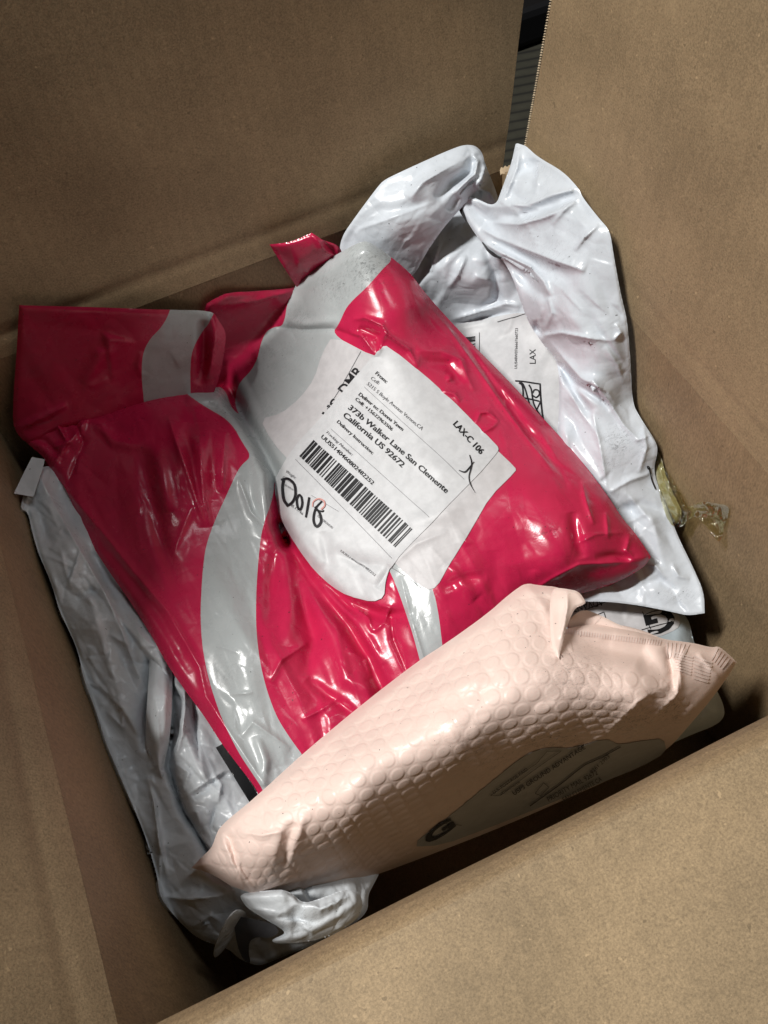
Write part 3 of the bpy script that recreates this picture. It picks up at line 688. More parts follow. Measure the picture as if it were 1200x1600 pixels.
dk = [ribbon(S_W3, [(713, 299), (716, 312), (722, 330), (730, 346)], [3, 6.5, 6, 2], .0008), ribbon(S_W3, [(755, 378), (764, 390), (775, 399), (784, 402)], [1.5, 4, 6, 3], .0008)]
o = flatmesh("dark_lining_edge", dk, M_DARKF, None); parto(o, white)
th = [ribbon(S_W3, spline([(1012, 733), (1010, 728), (1013, 729), (1014, 737), (1017, 750), (1023, 765)]), 2.2, .0012)]
o = flatmesh("dark_thread_mark", th, M_INK, None); parto(o, white)

# ------------------------------------------------------------------ clear wrapper at the right wall
mC, ntC, bsC = mat("clear_yellowish_wrapper")
tb = ntC.nodes.new('ShaderNodeBsdfTransparent'); tb.inputs[0].default_value = (.93, .92, .78, 1)
gl = ntC.nodes.new('ShaderNodeBsdfGlossy'); gl.inputs['Roughness'].default_value = .07
fr = ntC.nodes.new('ShaderNodeLayerWeight'); fr.inputs[0].default_value = .35; mxs = ntC.nodes.new('ShaderNodeMixShader')
bpC = ntC.nodes.new('ShaderNodeBump'); bpC.inputs['Strength'].default_value = .5; bpC.inputs['Distance'].default_value = .001
ntC.links.new(noise(ntC, coords(ntC), 160, 3, .6), bpC.inputs['Height'])
for x in (gl,): ntC.links.new(bpC.outputs[0], x.inputs['Normal'])
ntC.links.new(math_(ntC, 'ADD', math_(ntC, 'MULTIPLY', math_(ntC, 'POWER', fr.outputs['Facing'], 2.0), .5), .12), mxs.inputs[0]); ntC.links.new(tb.outputs[0], mxs.inputs[1]); ntC.links.new(gl.outputs[0], mxs.inputs[2])
ntC.links.new(mxs.outputs[0], ntC.nodes['Material Output'].inputs['Surface'])
M_CREAM = film("cream_film", (0.56, 0.53, 0.38), .3); M_CREAM.node_tree.nodes["Principled BSDF"].inputs["Alpha"].default_value = .75
clear = thing("clear_wrapper", "crumpled clear yellowish wrapper sticking out beside the white mailer at the right wall", "wrapper", tuple(up1(1060, 800, -.12)))
S_C = Sheet([(1008, 690), (1030, 706), (1040, 742), (1052, 772), (1066, 800), (1062, 818), (1046, 815), (1025, 780), (1005, 745)], [(1010, 700, -8.2), (1062, 815, -10.2), (1040, 750, -8.6), (1025, 780, -9.8), (1005, 740, -9)], edge=(.5, 8), sim=(.05, .05, 40, .008, .2), step=2, seed=31)
parto(S_C.build("cream_inner_film", M_CREAM, None, thick=.3, tw=15), clear)
S_C2 = Sheet([(1022, 700), (1040, 735), (1060, 762), (1072, 788), (1078, 792), (1095, 783), (1118, 786), (1140, 790), (1136, 812), (1126, 846), (1119, 845), (1100, 818), (1088, 806), (1074, 812), (1066, 824), (1050, 822), (1042, 812), (1030, 775)],
             [(1022, 700, -8), (1072, 788, -8.6), (1140, 800, -7), (1122, 845, -7.4), (1066, 822, -9.6), (1050, 780, -8.4), (1100, 800, -7.2)],
             strokes=[([(1078, 798), (1095, 815), (1120, 842)], .35, 6, 'r'), ([(1078, 796), (1105, 800), (1135, 806)], .3, 5, 'r'), ([(1040, 760), (1055, 790), (1066, 815)], .35, 5, 'r'), ([(1055, 790), (1075, 800), (1070, 815)], .3, 4, 'r'), ([(1108, 800), (1120, 820), (1128, 835)], -.3, 5, 'g')],
             sim=(.05, .05, 40, .008, .15), step=1.6, seed=33, fac=((12, .2, 30, 1.5),), crump=4, crump_p=(None, 60, 25, .14, 3))
parto(S_C2.build("clear_film", mC, None, thick=0, film_t=.0001), clear)

# ------------------------------------------------------------------ pale grey mailer along the left wall
grey = thing("pale_grey_mailer", "long crumpled pale grey poly mailer squeezed along the left wall under the red one", "mailer", tuple(up1(300, 1200, -.25)))
S_L = Sheet([(48, 752), (56, 736), (75, 726), (110, 740), (180, 830), (260, 960), (330, 1060), (420, 1200), (520, 1230), (600, 1290), (610, 1330), (585, 1380), (575, 1398), (575, 1425), (545, 1450), (480, 1480), (430, 1500), (405, 1510), (375, 1500), (357, 1482), (310, 1468), (280, 1440), (250, 1403), (245, 1365), (225, 1300), (195, 1230), (165, 1160), (150, 1110), (130, 1060), (123, 1020), (103, 975), (93, 955), (80, 910), (60, 865), (50, 830), (44, 800), (32, 795), (36, 775)],
            [(50, 750, -6.0), (50, 830, -6.6), (100, 970, -8.2), (130, 1060, -10), (195, 1230, -12), (245, 1365, -13.5), (250, 1403, -14), (310, 1470, -16.5), (400, 1508, -17.5), (480, 1480, -17.5), (567, 1425, -17), (610, 1310, -21), (520, 1240, -16), (420, 1200, -12), (300, 1040, -11), (200, 880, -9.5), (110, 745, -7.4),
             (100, 860, -6.2), (160, 980, -7.8), (200, 1100, -9.4), (250, 1200, -10.8), (300, 1300, -12), (350, 1250, -11.4), (380, 1400, -13.4), (470, 1420, -14.5), (300, 1400, -13)],
            strokes=[([(58, 738), (82, 782), (105, 825), (140, 885), (165, 930), (190, 985), (210, 1040), (228, 1075)], .55, 7, 'l'), ([(75, 735), (110, 815), (150, 880), (185, 950), (215, 1010)], -.5, 12, 'g'),
                     ([(235, 1010), (232, 1090), (228, 1160), (238, 1200)], -.8, 9, 'g'), ([(270, 1045), (268, 1130), (264, 1200), (285, 1265), (325, 1330), (360, 1372)], -1.3, 6, 'r', 'n'), ([(288, 1066), (289, 1110), (284, 1150), (272, 1190)], .7, 8, 'r'),
                     ([(300, 1080), (305, 1140), (312, 1190)], -.6, 7, 'r'), ([(272, 1190), (295, 1208), (280, 1250)], .4, 6, 'r'), ([(280, 1250), (310, 1230), (350, 1205), (370, 1200)], .35, 6, 'r'), ([(300, 1245), (330, 1222), (360, 1212)], -.4, 9, 'g'),
                     ([(335, 1210), (345, 1225), (340, 1255)], .35, 6, 'r'), ([(340, 1255), (330, 1290), (350, 1320)], -.45, 6, 'r'), ([(285, 1272), (308, 1268), (312, 1290)], .3, 6, 'r'), ([(300, 1290), (325, 1320), (345, 1345)], .45, 6, 'r'),
                     ([(228, 1205), (240, 1250), (250, 1320), (262, 1370)], .55, 7, 'l'), ([(245, 1290), (250, 1330), (248, 1400)], .4, 5, 'r'), ([(165, 1110), (190, 1135), (192, 1105)], .3, 6, 'r'), ([(123, 1078), (140, 1068), (155, 1075)], .3, 6, 'r'), ([(155, 1070), (175, 1090), (190, 1110)], .35, 7, 'r'), ([(130, 1060), (160, 1085), (190, 1115)], -.25, 6, 'g'),
                     ([(145, 915), (165, 925), (185, 945)], .3, 6, 'r'), ([(170, 990), (190, 1002), (205, 1008)], .3, 7, 'r'), ([(118, 935), (140, 925), (158, 917)], -.3, 7, 'g'), ([(62, 800), (72, 840), (85, 850)], -.35, 7, 'g'), ([(250, 1400), (290, 1405), (340, 1400), (362, 1395)], .5, 7, 'r'),
                     ([(270, 1395), (300, 1385), (350, 1400)], -.4, 9, 'g'), ([(300, 1450), (330, 1430), (345, 1440)], .35, 7, 'r'), ([(200, 1240), (212, 1270), (225, 1300)], .25, 6, 'r'), ([(300, 1345), (330, 1380), (350, 1395)], .25, 8, 'g')],
            edge=(.4, 8), step=2.0, sim=None, seed=41, crump=20, fac=((40, .34, 64, 2.8), (20, .13, 55, 1.8), (10, .035, 40, 1.6)),
            crump_p=(lambda x, y: 62 if y < 1380 else -10, 30, 60, .14, 6))
parto(S_L.build("film_body", M_GREY, None, thick=2.5, tw=60, attrs={'dirt': blobs((120, 900, 40, 60, .25), (430, 1440, 60, 30, .35))}), grey)
S_L2 = Sheet([(236, 995), (246, 985), (262, 1010), (270, 1050), (268, 1120), (264, 1165), (256, 1195), (252, 1214, 1), (240, 1195), (228, 1170), (227, 1140), (231, 1080)],
             [(240, 1000, -8.6), (268, 1050, -9.4), (264, 1165, -10.0), (252, 1214, -10.4), (228, 1150, -9.8), (248, 1090, -8.3), (248, 1150, -9.0), (231, 1060, -9.2)],
             edge=(1.0, 16), sim=(.02, .015, 50, .01, .25), step=2, seed=43, crump=3, fac=((14, .06, 88, 4),), crump_p=(88, 8, 80, .1, 4))
parto(S_L2.build("rolled_fold", M_GREY, None, thick=.5, tw=16), grey)
S_L3 = Sheet([(373, 1398), (400, 1393), (440, 1390), (455, 1395), (475, 1412), (510, 1400), (535, 1390), (560, 1392), (568, 1412), (560, 1436), (520, 1462), (480, 1472), (432, 1475), (422, 1468), (450, 1458), (420, 1440), (385, 1418)],
             [(373, 1398, -11.8), (440, 1390, -11.3), (475, 1412, -12), (535, 1390, -12.6), (568, 1415, -14.2), (520, 1462, -14.6), (430, 1474, -13.6), (450, 1456, -13.0), (420, 1430, -12.3)],
             strokes=[([(475, 1412), (500, 1420), (545, 1400)], .5, 8, 'l'), ([(440, 1395), (460, 1420), (470, 1450)], -.3, 9, 'g'), ([(420, 1470), (470, 1462), (530, 1430), (560, 1405)], .3, 8, 'g')],
             edge=(.6, 12), sim=(.04, .04, 60, .008, .22), step=2, seed=45, crump=8, fac=((24, .16, -15, 1.8),), crump_p=(-15, 40, 45, .12, 5))
parto(S_L3.build("opening_flap", M_GREY, None, thick=.4, tw=20, attrs={'dirt': blobs((470, 1440, 40, 25, .6))}), grey)
S_L4 = Sheet([(364, 1432), (386, 1434), (412, 1440), (430, 1446), (436, 1458), (422, 1466), (402, 1464), (390, 1470), (388, 1490), (392, 1506), (380, 1500), (371, 1478)],
             [(366, 1436, -13.4), (425, 1444, -12.9), (423, 1462, -13.2), (384, 1455, -13.4), (388, 1506, -15.5)], sim=(.02, .02, 30, .01, .2), step=2, seed=46, chaikin=1)
parto(S_L4.build("dark_inner_lining", M_DARKF, None, thick=.1, tw=8), grey)
S_L5 = Sheet([(374, 1420), (386, 1426), (378, 1440), (364, 1464), (349, 1486), (336, 1498), (333, 1490), (341, 1465), (352, 1442), (363, 1427)],
             [(378, 1426, -12.6), (335, 1495, -15), (355, 1455, -13.0), (365, 1450, -13.6)], edge=(.3, 5), sim=None, step=1.6, seed=47)
parto(S_L5.build("loose_strap", M_GREY, None, thick=.15, tw=6), grey)
S_L6 = Sheet([(50, 714), (70, 718), (66, 735), (52, 776), (22, 771), (34, 745)], [(50, 714, -5.2), (70, 720, -5.4), (52, 776, -5.6), (22, 771, -5.2)], sim=(.01, .01, 30, .02, .3), step=2, seed=48, chaikin=0)
parto(S_L6.build("paper_tab", M_GREY, None, thick=.08, tw=6), grey)

# ------------------------------------------------------------------ big red mailer
red = thing("red_striped_mailer", "big glossy red poly mailer with pale grey swooshes and an address label, on the pile", "mailer", tuple(up1(560, 760, -.2)))
G1 = [(462, 440), (500, 405), (560, 365), (600, 380), (614, 405), (598, 420), (575, 447), (552, 468), (540, 482), (530, 505), (519, 521), (560, 548), (600, 600), (620, 700), (640, 800), (610, 870), (590, 900), (560, 900), (500, 860), (455, 800), (433, 760), (425, 738), (400, 692), (376, 652), (368, 635), (368, 618), (374, 598), (392, 580), (402, 562), (408, 535), (416, 518), (428, 511), (441, 510), (446, 495), (448, 478), (455, 460)]
G1b = [(600, 870), (650, 870), (668, 905), (679, 928), (686, 965), (690, 1000), (700, 1080), (668, 1080), (657, 1035), (645, 990), (630, 945), (618, 912), (606, 886)]
G2 = [(280, 606), (300, 600), (330, 600), (352, 608), (362, 640), (385, 655), (412, 700), (430, 735), (428, 765), (424, 785), (414, 812), (408, 835), (403, 880), (400, 930), (400, 985), (406, 1035), (417, 1080), (432, 1120), (452, 1152), (480, 1190), (500, 1300), (430, 1290), (412, 1235), (392, 1205), (372, 1175), (345, 1120), (326, 1062), (316, 1010), (313, 960), (316, 900), (321, 855), (335, 815), (352, 778), (367, 745), (376, 728), (393, 713), (378, 690), (366, 668), (350, 652), (325, 638), (305, 625)]
R3G = [(268, 478), (333, 478), (334, 490), (326, 505), (310, 527), (300, 548), (297, 570), (298, 660), (228, 660), (225, 628), (221, 585), (223, 552), (234, 530), (252, 512), (262, 495)]
def pr(*polys):
    sp = [smooth_poly(p, 2) for p in polys]
    def f(u, v):
        r = np.full(u.shape, -1e9)
        for p in sp: r = np.maximum(r, sdf(u, v, p))
        return np.clip(r, -4, 4)
    return f
S_R = Sheet([(560, 379), (574, 376), (600, 393), (640, 425), (662, 455), (690, 487), (730, 530), (790, 590), (850, 655), (905, 715), (950, 775), (972, 810), (992, 832), (1017, 870, 1), (1008, 885), (975, 905), (930, 922), (880, 934), (830, 960), (760, 1020), (700, 1080), (600, 1160), (520, 1230), (450, 1290), (415, 1300), (404, 1240), (395, 1225), (370, 1193), (345, 1160), (320, 1120), (290, 1080), (262, 1040), (235, 990), (200, 935), (165, 885), (130, 830), (112, 785), (100, 758), (82, 740), (70, 715), (45, 695), (24, 675), (24, 655), (50, 650), (75, 638), (105, 630), (120, 634), (140, 648), (200, 628), (250, 617), (290, 607), (320, 603), (342, 606), (352, 600), (344, 572), (350, 542), (375, 512), (400, 500), (430, 475), (455, 460), (465, 440), (490, 420), (530, 395)],
            [(572, 380, 1.8), (500, 430, -1.0), (460, 462, -3.4), (350, 565, -7.4), (372, 640, -8.8), (600, 700, -5.0), (520, 560, -4.2), (450, 700, -7.2), (480, 850, -7.8), (600, 930, -7.8), (640, 425, -.8), (690, 487, -3.8), (800, 600, -5.8), (905, 715, -7.0), (985, 832, -8.2), (1016, 869, -9.0), (700, 560, -3.8), (640, 480, -1.2), (780, 720, -4.9), (860, 770, -5.5),
             (940, 868, -7.4), (870, 896, -7.4), (960, 897, -9.2), (930, 920, -10.6), (880, 932, -10.6), (700, 850, -6.0), (820, 850, -6.3), (690, 1000, -8.2), (390, 800, -8.3), (330, 700, -6.2), (250, 680, -5.8), (150, 720, -6.4), (50, 680, -5.6), (100, 770, -6.8), (200, 935, -7.9), (300, 1095, -8.8), (400, 1235, -9.6), (400, 1000, -7.9), (520, 1000, -9.2), (580, 1110, -9.8), (450, 900, -9.2), (450, 1200, -10)],
            strokes=[([(346, 575), (354, 600), (376, 645), (402, 690), (427, 737), (432, 775), (437, 815), (450, 845)], -1.6, 12, 'g', 'n'), ([(330, 610), (362, 648), (392, 695), (414, 738), (417, 790), (412, 840)], .5, 13, 'g'),
                     ([(440, 825), (465, 860), (500, 905), (545, 945), (600, 962), (650, 960)], -.8, 11, 'g'), ([(440, 825), (486, 907), (546, 977), (575, 1030), (600, 1085)], -.9, 13, 'g', 'n'), ([(450, 830), (495, 905), (556, 975), (598, 1040)], .45, 8, 'g'),
                     ([(440, 835), (472, 935), (490, 1002), (478, 1058)], -.55, 13, 'g'), ([(445, 860), (455, 940), (450, 1010)], .4, 14, 'g'), ([(436, 835), (425, 900), (418, 980)], -.3, 10, 'g'), ([(480, 1005), (440, 1030), (422, 1066)], .35, 8, 'r'),
                     ([(490, 930), (520, 990), (540, 1060), (590, 1085)], .4, 12, 'g'), ([(532, 932), (556, 950), (575, 965), (583, 988)], .38, 5, 'r'), ([(583, 988), (600, 972), (609, 950), (590, 944)], .3, 5, 'r'), ([(609, 955), (615, 1000), (640, 1060)], -.5, 8, 'r'), ([(626, 900), (640, 960), (665, 1040)], .25, 6, 'r'),
                     ([(530, 1090), (500, 1110), (470, 1125)], .2, 6, 'r'), ([(580, 1060), (570, 1030), (540, 1015)], .25, 7, 'r'), ([(480, 1060), (510, 1085), (560, 1120)], -.3, 8, 'g'),
                     ([(262, 648), (275, 690), (292, 735), (320, 822)], .5, 8, 'r'), ([(242, 690), (252, 740), (262, 800)], .35, 12, 'g'), ([(312, 680), (314, 730), (318, 780), (328, 822)], .42, 7, 'r'), ([(352, 672), (348, 720), (347, 770)], .4, 8, 'r'), ([(290, 660), (300, 720), (312, 790)], -.35, 9, 'g'), ([(335, 665), (333, 720), (334, 780)], -.3, 8, 'g'),
                     ([(225, 690), (232, 760), (255, 850), (285, 930)], -.35, 13, 'g'), ([(372, 745), (392, 800), (411, 820), (420, 850)], .3, 6, 'r'), ([(335, 870), (365, 960), (392, 1100), (430, 1200)], .28, 22, 'g'), ([(340, 1010), (352, 1012), (372, 1020)], .12, 4, 'r'), ([(360, 1085), (395, 1082)], .16, 4, 'r'),
                     ([(376, 1152), (395, 1128), (425, 1150), (455, 1170)], .25, 8, 'r'), ([(400, 1150), (415, 1190), (412, 1230)], .25, 8, 'g'),
                     ([(412, 1225), (362, 1150), (322, 1088), (312, 1042), (262, 955), (210, 895), (155, 825), (100, 762)], .25, 9, 'r', 'n'), ([(90, 770), (145, 833), (250, 962), (300, 1050)], -.2, 9, 'g'),
                     ([(76, 640), (105, 690), (80, 735)], .4, 6, 'r'), ([(105, 632), (130, 690), (105, 760)], -.4, 7, 'r'), ([(140, 648), (110, 690), (82, 700)], .3, 6, 'r'), ([(30, 676), (70, 690), (100, 720)], -.25, 6, 'g'), ([(140, 650), (180, 690), (240, 700)], .2, 9, 'g'), ([(120, 740), (125, 690), (130, 655)], .25, 7, 'r'),
                     ([(365, 655), (392, 690), (425, 728)], .2, 4, 'r'), ([(290, 620), (340, 625), (370, 655)], .35, 10, 'g'), ([(270, 870), (290, 815), (300, 790)], .2, 8, 'r'),
                     ([(432, 511), (470, 515), (520, 514), (560, 528)], -.35, 5, 'r'), ([(440, 500), (480, 507), (530, 500)], .2, 7, 'g'), ([(550, 500), (570, 496), (597, 508), (604, 522), (639, 547), (654, 574)], .38, 5, 'r'), ([(545, 520), (565, 524), (588, 556)], .25, 4, 'r'), ([(590, 556), (598, 530), (604, 516)], .25, 5, 'r'), ([(560, 512), (590, 526), (595, 545)], -.3, 6, 'g'),
                     ([(650, 548), (690, 549), (720, 562), (730, 590), (742, 612)], .28, 8, 'r'), ([(655, 565), (700, 570), (722, 600)], -.3, 9, 'g'), ([(690, 610), (710, 616), (720, 628)], .28, 5, 'r'), ([(743, 662), (750, 645), (762, 644), (780, 658)], .3, 4, 'r'), ([(752, 676), (768, 668), (780, 658)], .25, 4, 'r'), ([(702, 584), (703, 596)], .2, 5, 'g'),
                     ([(668, 470), (720, 528), (760, 585), (800, 640), (850, 705), (890, 770)], -.25, 6, 'g'), ([(655, 462), (700, 512), (745, 575), (790, 640), (835, 700), (885, 755)], .22, 4, 'r'),
                     ([(909, 752), (916, 785), (928, 820)], .35, 6, 'r'), ([(947, 800), (950, 842)], .3, 5, 'r'), ([(893, 800), (902, 840), (910, 872)], -.45, 9, 'g'), ([(900, 850), (930, 835), (975, 832)], .2, 4, 'r'), ([(985, 832), (978, 860), (990, 872), (1012, 872)], .3, 5, 'r'), ([(930, 872), (960, 868), (985, 875)], -.25, 6, 'g'),
                     ([(820, 932), (860, 905), (905, 882), (940, 880), (1010, 876)], .35, 6, 'r'), ([(700, 880), (722, 910), (745, 935)], .3, 10, 'g'), ([(690, 920), (720, 905), (760, 900)], -.2, 9, 'g'), ([(770, 860), (775, 900), (770, 950)], -.15, 14, 'g'),
                     ([(640, 700), (690, 735), (740, 730), (800, 712)], .12, 14, 'g'), ([(425, 650), (470, 690), (520, 690)], .1, 14, 'g'), ([(640, 820), (700, 800), (740, 770)], .15, 14, 'g'), ([(520, 860), (560, 880), (610, 885)], -.2, 10, 'g'), ([(612, 884), (650, 850), (700, 830)], .14, 9, 'r'), ([(612, 884), (590, 920)], -.25, 6, 'g'), ([(505, 830), (515, 880), (500, 900)], -.2, 9, 'g')],
            edge=(.6, 20), step=1.9, sim=None, seed=57, crump=14, fac=((50, .13, 66, 2.8, None, calm), (20, .022, 60, 2.4, None, calm), (11, .018, 68, 2.6, None, lambda u, v: 1 - 1 / (1 + np.exp(-(u - 400) / 18)) / (1 + np.exp((v - 880) / 18))), (9, .05, 50, 3.5, None, band), (24, .022, 20, 1.3, None, lambda u, v: 1 / (1 + np.exp(-(u - 690) / 20)))), crump_p=(lambda x, y: (72 if x < 430 else (58 if y > 850 else 50)), 22, 70, .07, 7), margin=8)
sc_dirt = blobs((575, 420, 36, 36, 1.0), (520, 450, 30, 25, .7), (470, 500, 25, 20, .6), (430, 560, 40, 30, .35), (855, 830, 22, 12, .7), (640, 980, 30, 20, .4), (400, 700, 20, 40, .35), (355, 640, 30, 15, .5), (350, 1050, 30, 20, .3), (940, 840, 30, 15, .4))
parto(S_R.build("film_body", M_RED, None, thick=3.0, tw=60, attrs={'print': pr(G1, G1b, G2), 'dirt': sc_dirt}), red)
S_R3 = Sheet([(30, 477, 1), (150, 480), (250, 484), (332, 485), (341, 500), (353, 518), (352, 545), (343, 590), (330, 625), (290, 650), (200, 665), (100, 665), (45, 697), (20, 670), (21, 620), (26, 550)],
             [(30, 477, 3.9), (150, 480, 2.0), (250, 484, .3), (330, 485, -1.8), (353, 520, -3.2), (20, 668, -5.0), (45, 695, -6.0), (330, 620, -8), (200, 660, -7.0), (150, 570, -2.2), (260, 570, -4.0)],
             strokes=[([(331, 487), (336, 530), (326, 590)], .6, 6, 'r'), ([(318, 500), (318, 560), (312, 600)], -.5, 8, 'g'), ([(130, 600), (155, 560), (160, 545)], .2, 10, 'g'), ([(222, 590), (216, 570), (222, 550)], .12, 6, 'r'), ([(105, 632), (60, 655), (30, 670)], .3, 6, 'r')],
             edge=(.2, 10), sim=(.008, .008, 60, .012, .3), seed=59, crump=5, fac=((50, .07, 60, 1.5),), crump_p=(-50, 30, 60, .07, 8))
parto(S_R3.build("opening_flap", M_RED, None, thick=.25, tw=14, attrs={'print': pr(R3G), 'dirt': blobs((250, 560, 20, 30, .2))}), red)
S_R4 = Sheet([(421, 382, 1), (455, 378), (487, 364, 1), (503, 374), (531, 384), (536, 402), (522, 425), (500, 450), (472, 462), (458, 440), (437, 408)],
             [(421, 382, 1.8), (487, 365, 2.2), (533, 390, .6), (500, 445, -3.4), (462, 455, -3.4), (480, 400, .6)], strokes=[([(487, 366), (510, 395), (533, 404)], .35, 4, 'l'), ([(505, 376), (520, 390), (526, 405)], -.35, 5, 'r'), ([(425, 384), (455, 410), (475, 455)], -.2, 9, 'g')],
             edge=(.2, 6), sim=(.01, .01, 40, .012, .3), step=2, seed=61, fac=((24, .08, 60, 1.5),))
parto(S_R4.build("rear_corner", M_RED, None, thick=.25, tw=8, attrs={'print': lambda u, v: u * 0 - 4}), red)
S_R5 = Sheet([(318, 478), (332, 468), (354, 457), (400, 455), (462, 450), (480, 440), (480, 470), (440, 520), (400, 560), (380, 640), (350, 640), (335, 600), (325, 540)],
             [(318, 480, -1.6), (354, 458, -.9), (465, 452, -3.6), (440, 510, -6.4), (380, 560, -9), (345, 560, -8.6), (360, 640, -11)], strokes=[([(335, 478), (400, 470), (460, 455)], .4, 8, 'r'), ([(340, 500), (400, 490), (440, 478)], -.5, 10, 'g')],
             edge=(.5, 12), sim=(.01, .01, 50, .012, .3), seed=63, fac=((30, .12, 0, 2),))
parto(S_R5.build("rear_gusset", M_RED, None, thick=.3, tw=14, attrs={'print': lambda u, v: u * 0 - 4}), red)
S_R6 = Sheet([(337, 1168, 1), (352, 1160, 1), (402, 1240, 1), (430, 1290), (410, 1290), (389, 1252)], [(337, 1168, -9.5), (352, 1160, -9.5), (402, 1240, -10.2), (389, 1252, -10.2), (420, 1290, -11)], sim=None, step=2, chaikin=0, seed=65)
parto(S_R6.build("adhesive_strip", M_STRIP, None, thick=.08, tw=6), red)
# labels
LB = [(521, 524), (586, 558), (600, 550), (640, 600), (720, 660), (770, 698), (805, 731), (806, 737), (766, 776), (736, 828), (701, 885), (682, 918), (668, 922), (642, 904), (608, 870), (540, 800), (470, 740), (425, 690), (407, 655), (440, 647), (470, 622), (492, 592), (504, 552)]
LA = [(597, 542), (606, 540), (690, 610), (776, 697), (779, 704), (774, 712), (742, 748), (670, 822), (612, 884), (604, 908), (601, 934), (584, 940), (545, 930), (520, 915), (494, 892), (466, 854), (440, 810), (430, 780), (427, 758), (455, 705), (508, 648), (562, 582)]
labB = parto(S_R.build("older_label", M_PAPER2, None, thick=0, film_t=.0002, off=.0005, poly=smooth_poly(LB, 1)), red)
labA = parto(S_R.build("shipping_label", M_PAPER, None, thick=0, film_t=.00025, off=.0010, poly=smooth_poly(LA, 1)), red)
o = flatmesh("printed_text", [text_on(S_R, "DMR", (541, 618), (570, 580), 16, .0008, .02), text_on(S_R, "US", (515, 655), (533, 630), 14, .0008, .02)], M_INK, None); o.parent = labB
for l in ([(565, 549), (548, 580), (530, 612), (512, 640)], [(612, 886), (640, 905), (662, 921)]):
    o = flatmesh("label_seam", [ribbon(S_R, l, .8, .0008)], M_LINE, None); o.parent = labB
OA = .0015
o = flatmesh("sorting_code", [text_on(S_R, "LAX-C 106", (707, 665), (750, 712.5), 9.3, OA, .022)], M_INK, None); o.parent = labA
tx = [text_on(S_R, "From:", (587.3, 584.5), (604, 599.8), 5.6, OA, .02),
      text_on(S_R, "Deliver to: Donna Yawn", (561.7, 617.8), (629.3, 674.5), 5.4, OA, .016), text_on(S_R, "Cell: +15622963506", (556.5, 625), (612.8, 674.5), 5.2, OA, .012),
      text_on(S_R, "373b Walker Lane San Clemente", (545, 639.5), (697, 772.5), 8.6, OA, .018, curve=1.5), text_on(S_R, "California US 92672", (537, 651), (629, 732), 8.6, OA, .018, curve=1),
      text_on(S_R, "Delivery Instruction:", (527.8, 661), (582.7, 711.5), 5.2, OA, .012), text_on(S_R, "UUS5140460802482252", (502.6, 685), (582.7, 759), 6.2, OA, .012)]
o = flatmesh("bold_printed_text", tx, M_INK, None); o.parent = labA
tx = [text_on(S_R, "Cell:", (580.3, 592.5), (592.5, 602), 5.4, OA), text_on(S_R, "5215 S Boyle Avenue Vernon,CA", (574.3, 601.2), (659, 674), 5.6, OA), text_on(S_R, "Tracking Number:", (510.6, 677.2), (551.2, 714), 4.2, OA, .005, shear=.25),
      text_on(S_R, "Weight:", (448, 738.5), (463, 750), 4.2, OA), text_on(S_R, "Comment:", (444, 747), (462, 760), 3.6, OA), text_on(S_R, "Reference:", (443, 756), (460, 768), 3.2, OA), text_on(S_R, "08.17.46", (454, 789), (474, 806), 3.8, OA), text_on(S_R, "UUS5140460802482252", (533, 861), (587, 901), 3.6, OA), text_on(S_R, "10810826030", (497, 808), (520, 827), 3.4, OA)]
for a, b in (((570.5, 605), (725.5, 750)), ((519, 671.5), (671.3, 809)), ((463, 718.8), (614, 873)), ((488, 775), (530, 800))): tx.append(ribbon(S_R, [a, b], .6, OA))
o = flatmesh("fine_printed_text", tx, M_LINE, None); o.parent = labA
rb = random.Random(12); tl, bl, trr, brr = [np.array(p) for p in ((491.7, 689), (469.3, 714.2), (647.8, 829), (620.5, 857.7))]
bars = []; x = 0.0; mods = []
while x < 1:
    w_ = rb.choice([1, 1, 1, 2, 2, 3, 4]) * .0068; mods.append((x, min(1, x + w_))); x += w_ + rb.choice([1, 1, 1, 2, 2, 3]) * .0068
for a, b in mods:
    p = [tl + (trr - tl) * a, tl + (trr - tl) * b, bl + (brr - bl) * b, bl + (brr - bl) * a]; bars.append(quad_on(S_R, p, OA, 8))
o = flatmesh("barcode", bars, M_INK, None); o.parent = labA
C1 = lambda x, y: (400 + x / 2.857, 500 + y / 2.857)
hw = []
for l, w_ in (([(133, 712), (128, 750), (134, 800), (150, 828)], [4, 3.6, 4, 4]), ([(122, 714), (150, 712), (176, 738), (182, 780), (170, 815), (146, 832)], [3, 3.6, 4, 3.6, 3.6]), ([(198, 782), (188, 805), (192, 838), (203, 850), (212, 825), (208, 795), (198, 782)], [3, 3.4, 3.4, 3]),
              ([(243, 795), (236, 840), (228, 885)], [3.2, 3.6, 2.6]), ([(300, 812), (272, 845), (262, 895), (275, 925), (295, 905), (290, 868), (268, 838)], [2.2, 3.4, 3.8, 3.8, 3]), ([(268, 850), (300, 858), (308, 852)], [2, 2.4, 1.5]),
              ([(953, 610), (962, 650), (950, 700), (958, 740), (976, 777)], [1.4, 2, 1.6, 1.6, .8]), ([(905, 675), (930, 682), (948, 668), (972, 640)], [1, 2, 1.8, 1])):
    hw.append(ribbon(S_R, spline([C1(*p) for p in l]), w_, OA + .0003))
o = flatmesh("handwritten_code", hw[:-2], M_MARK, None); o.parent = labA
o = flatmesh("handwritten_cross", hw[-2:], M_MARK, None); o.parent = labA
o = flatmesh("faded_handwriting", [ribbon(S_R, spline([C1(*p) for p in l]), [1.6, 2.4, 2.2], OA + .0003) for l in ([(258, 838), (262, 815), (285, 802), (308, 812), (312, 832), (296, 850)],)], M_FADE, None); o.parent = labA

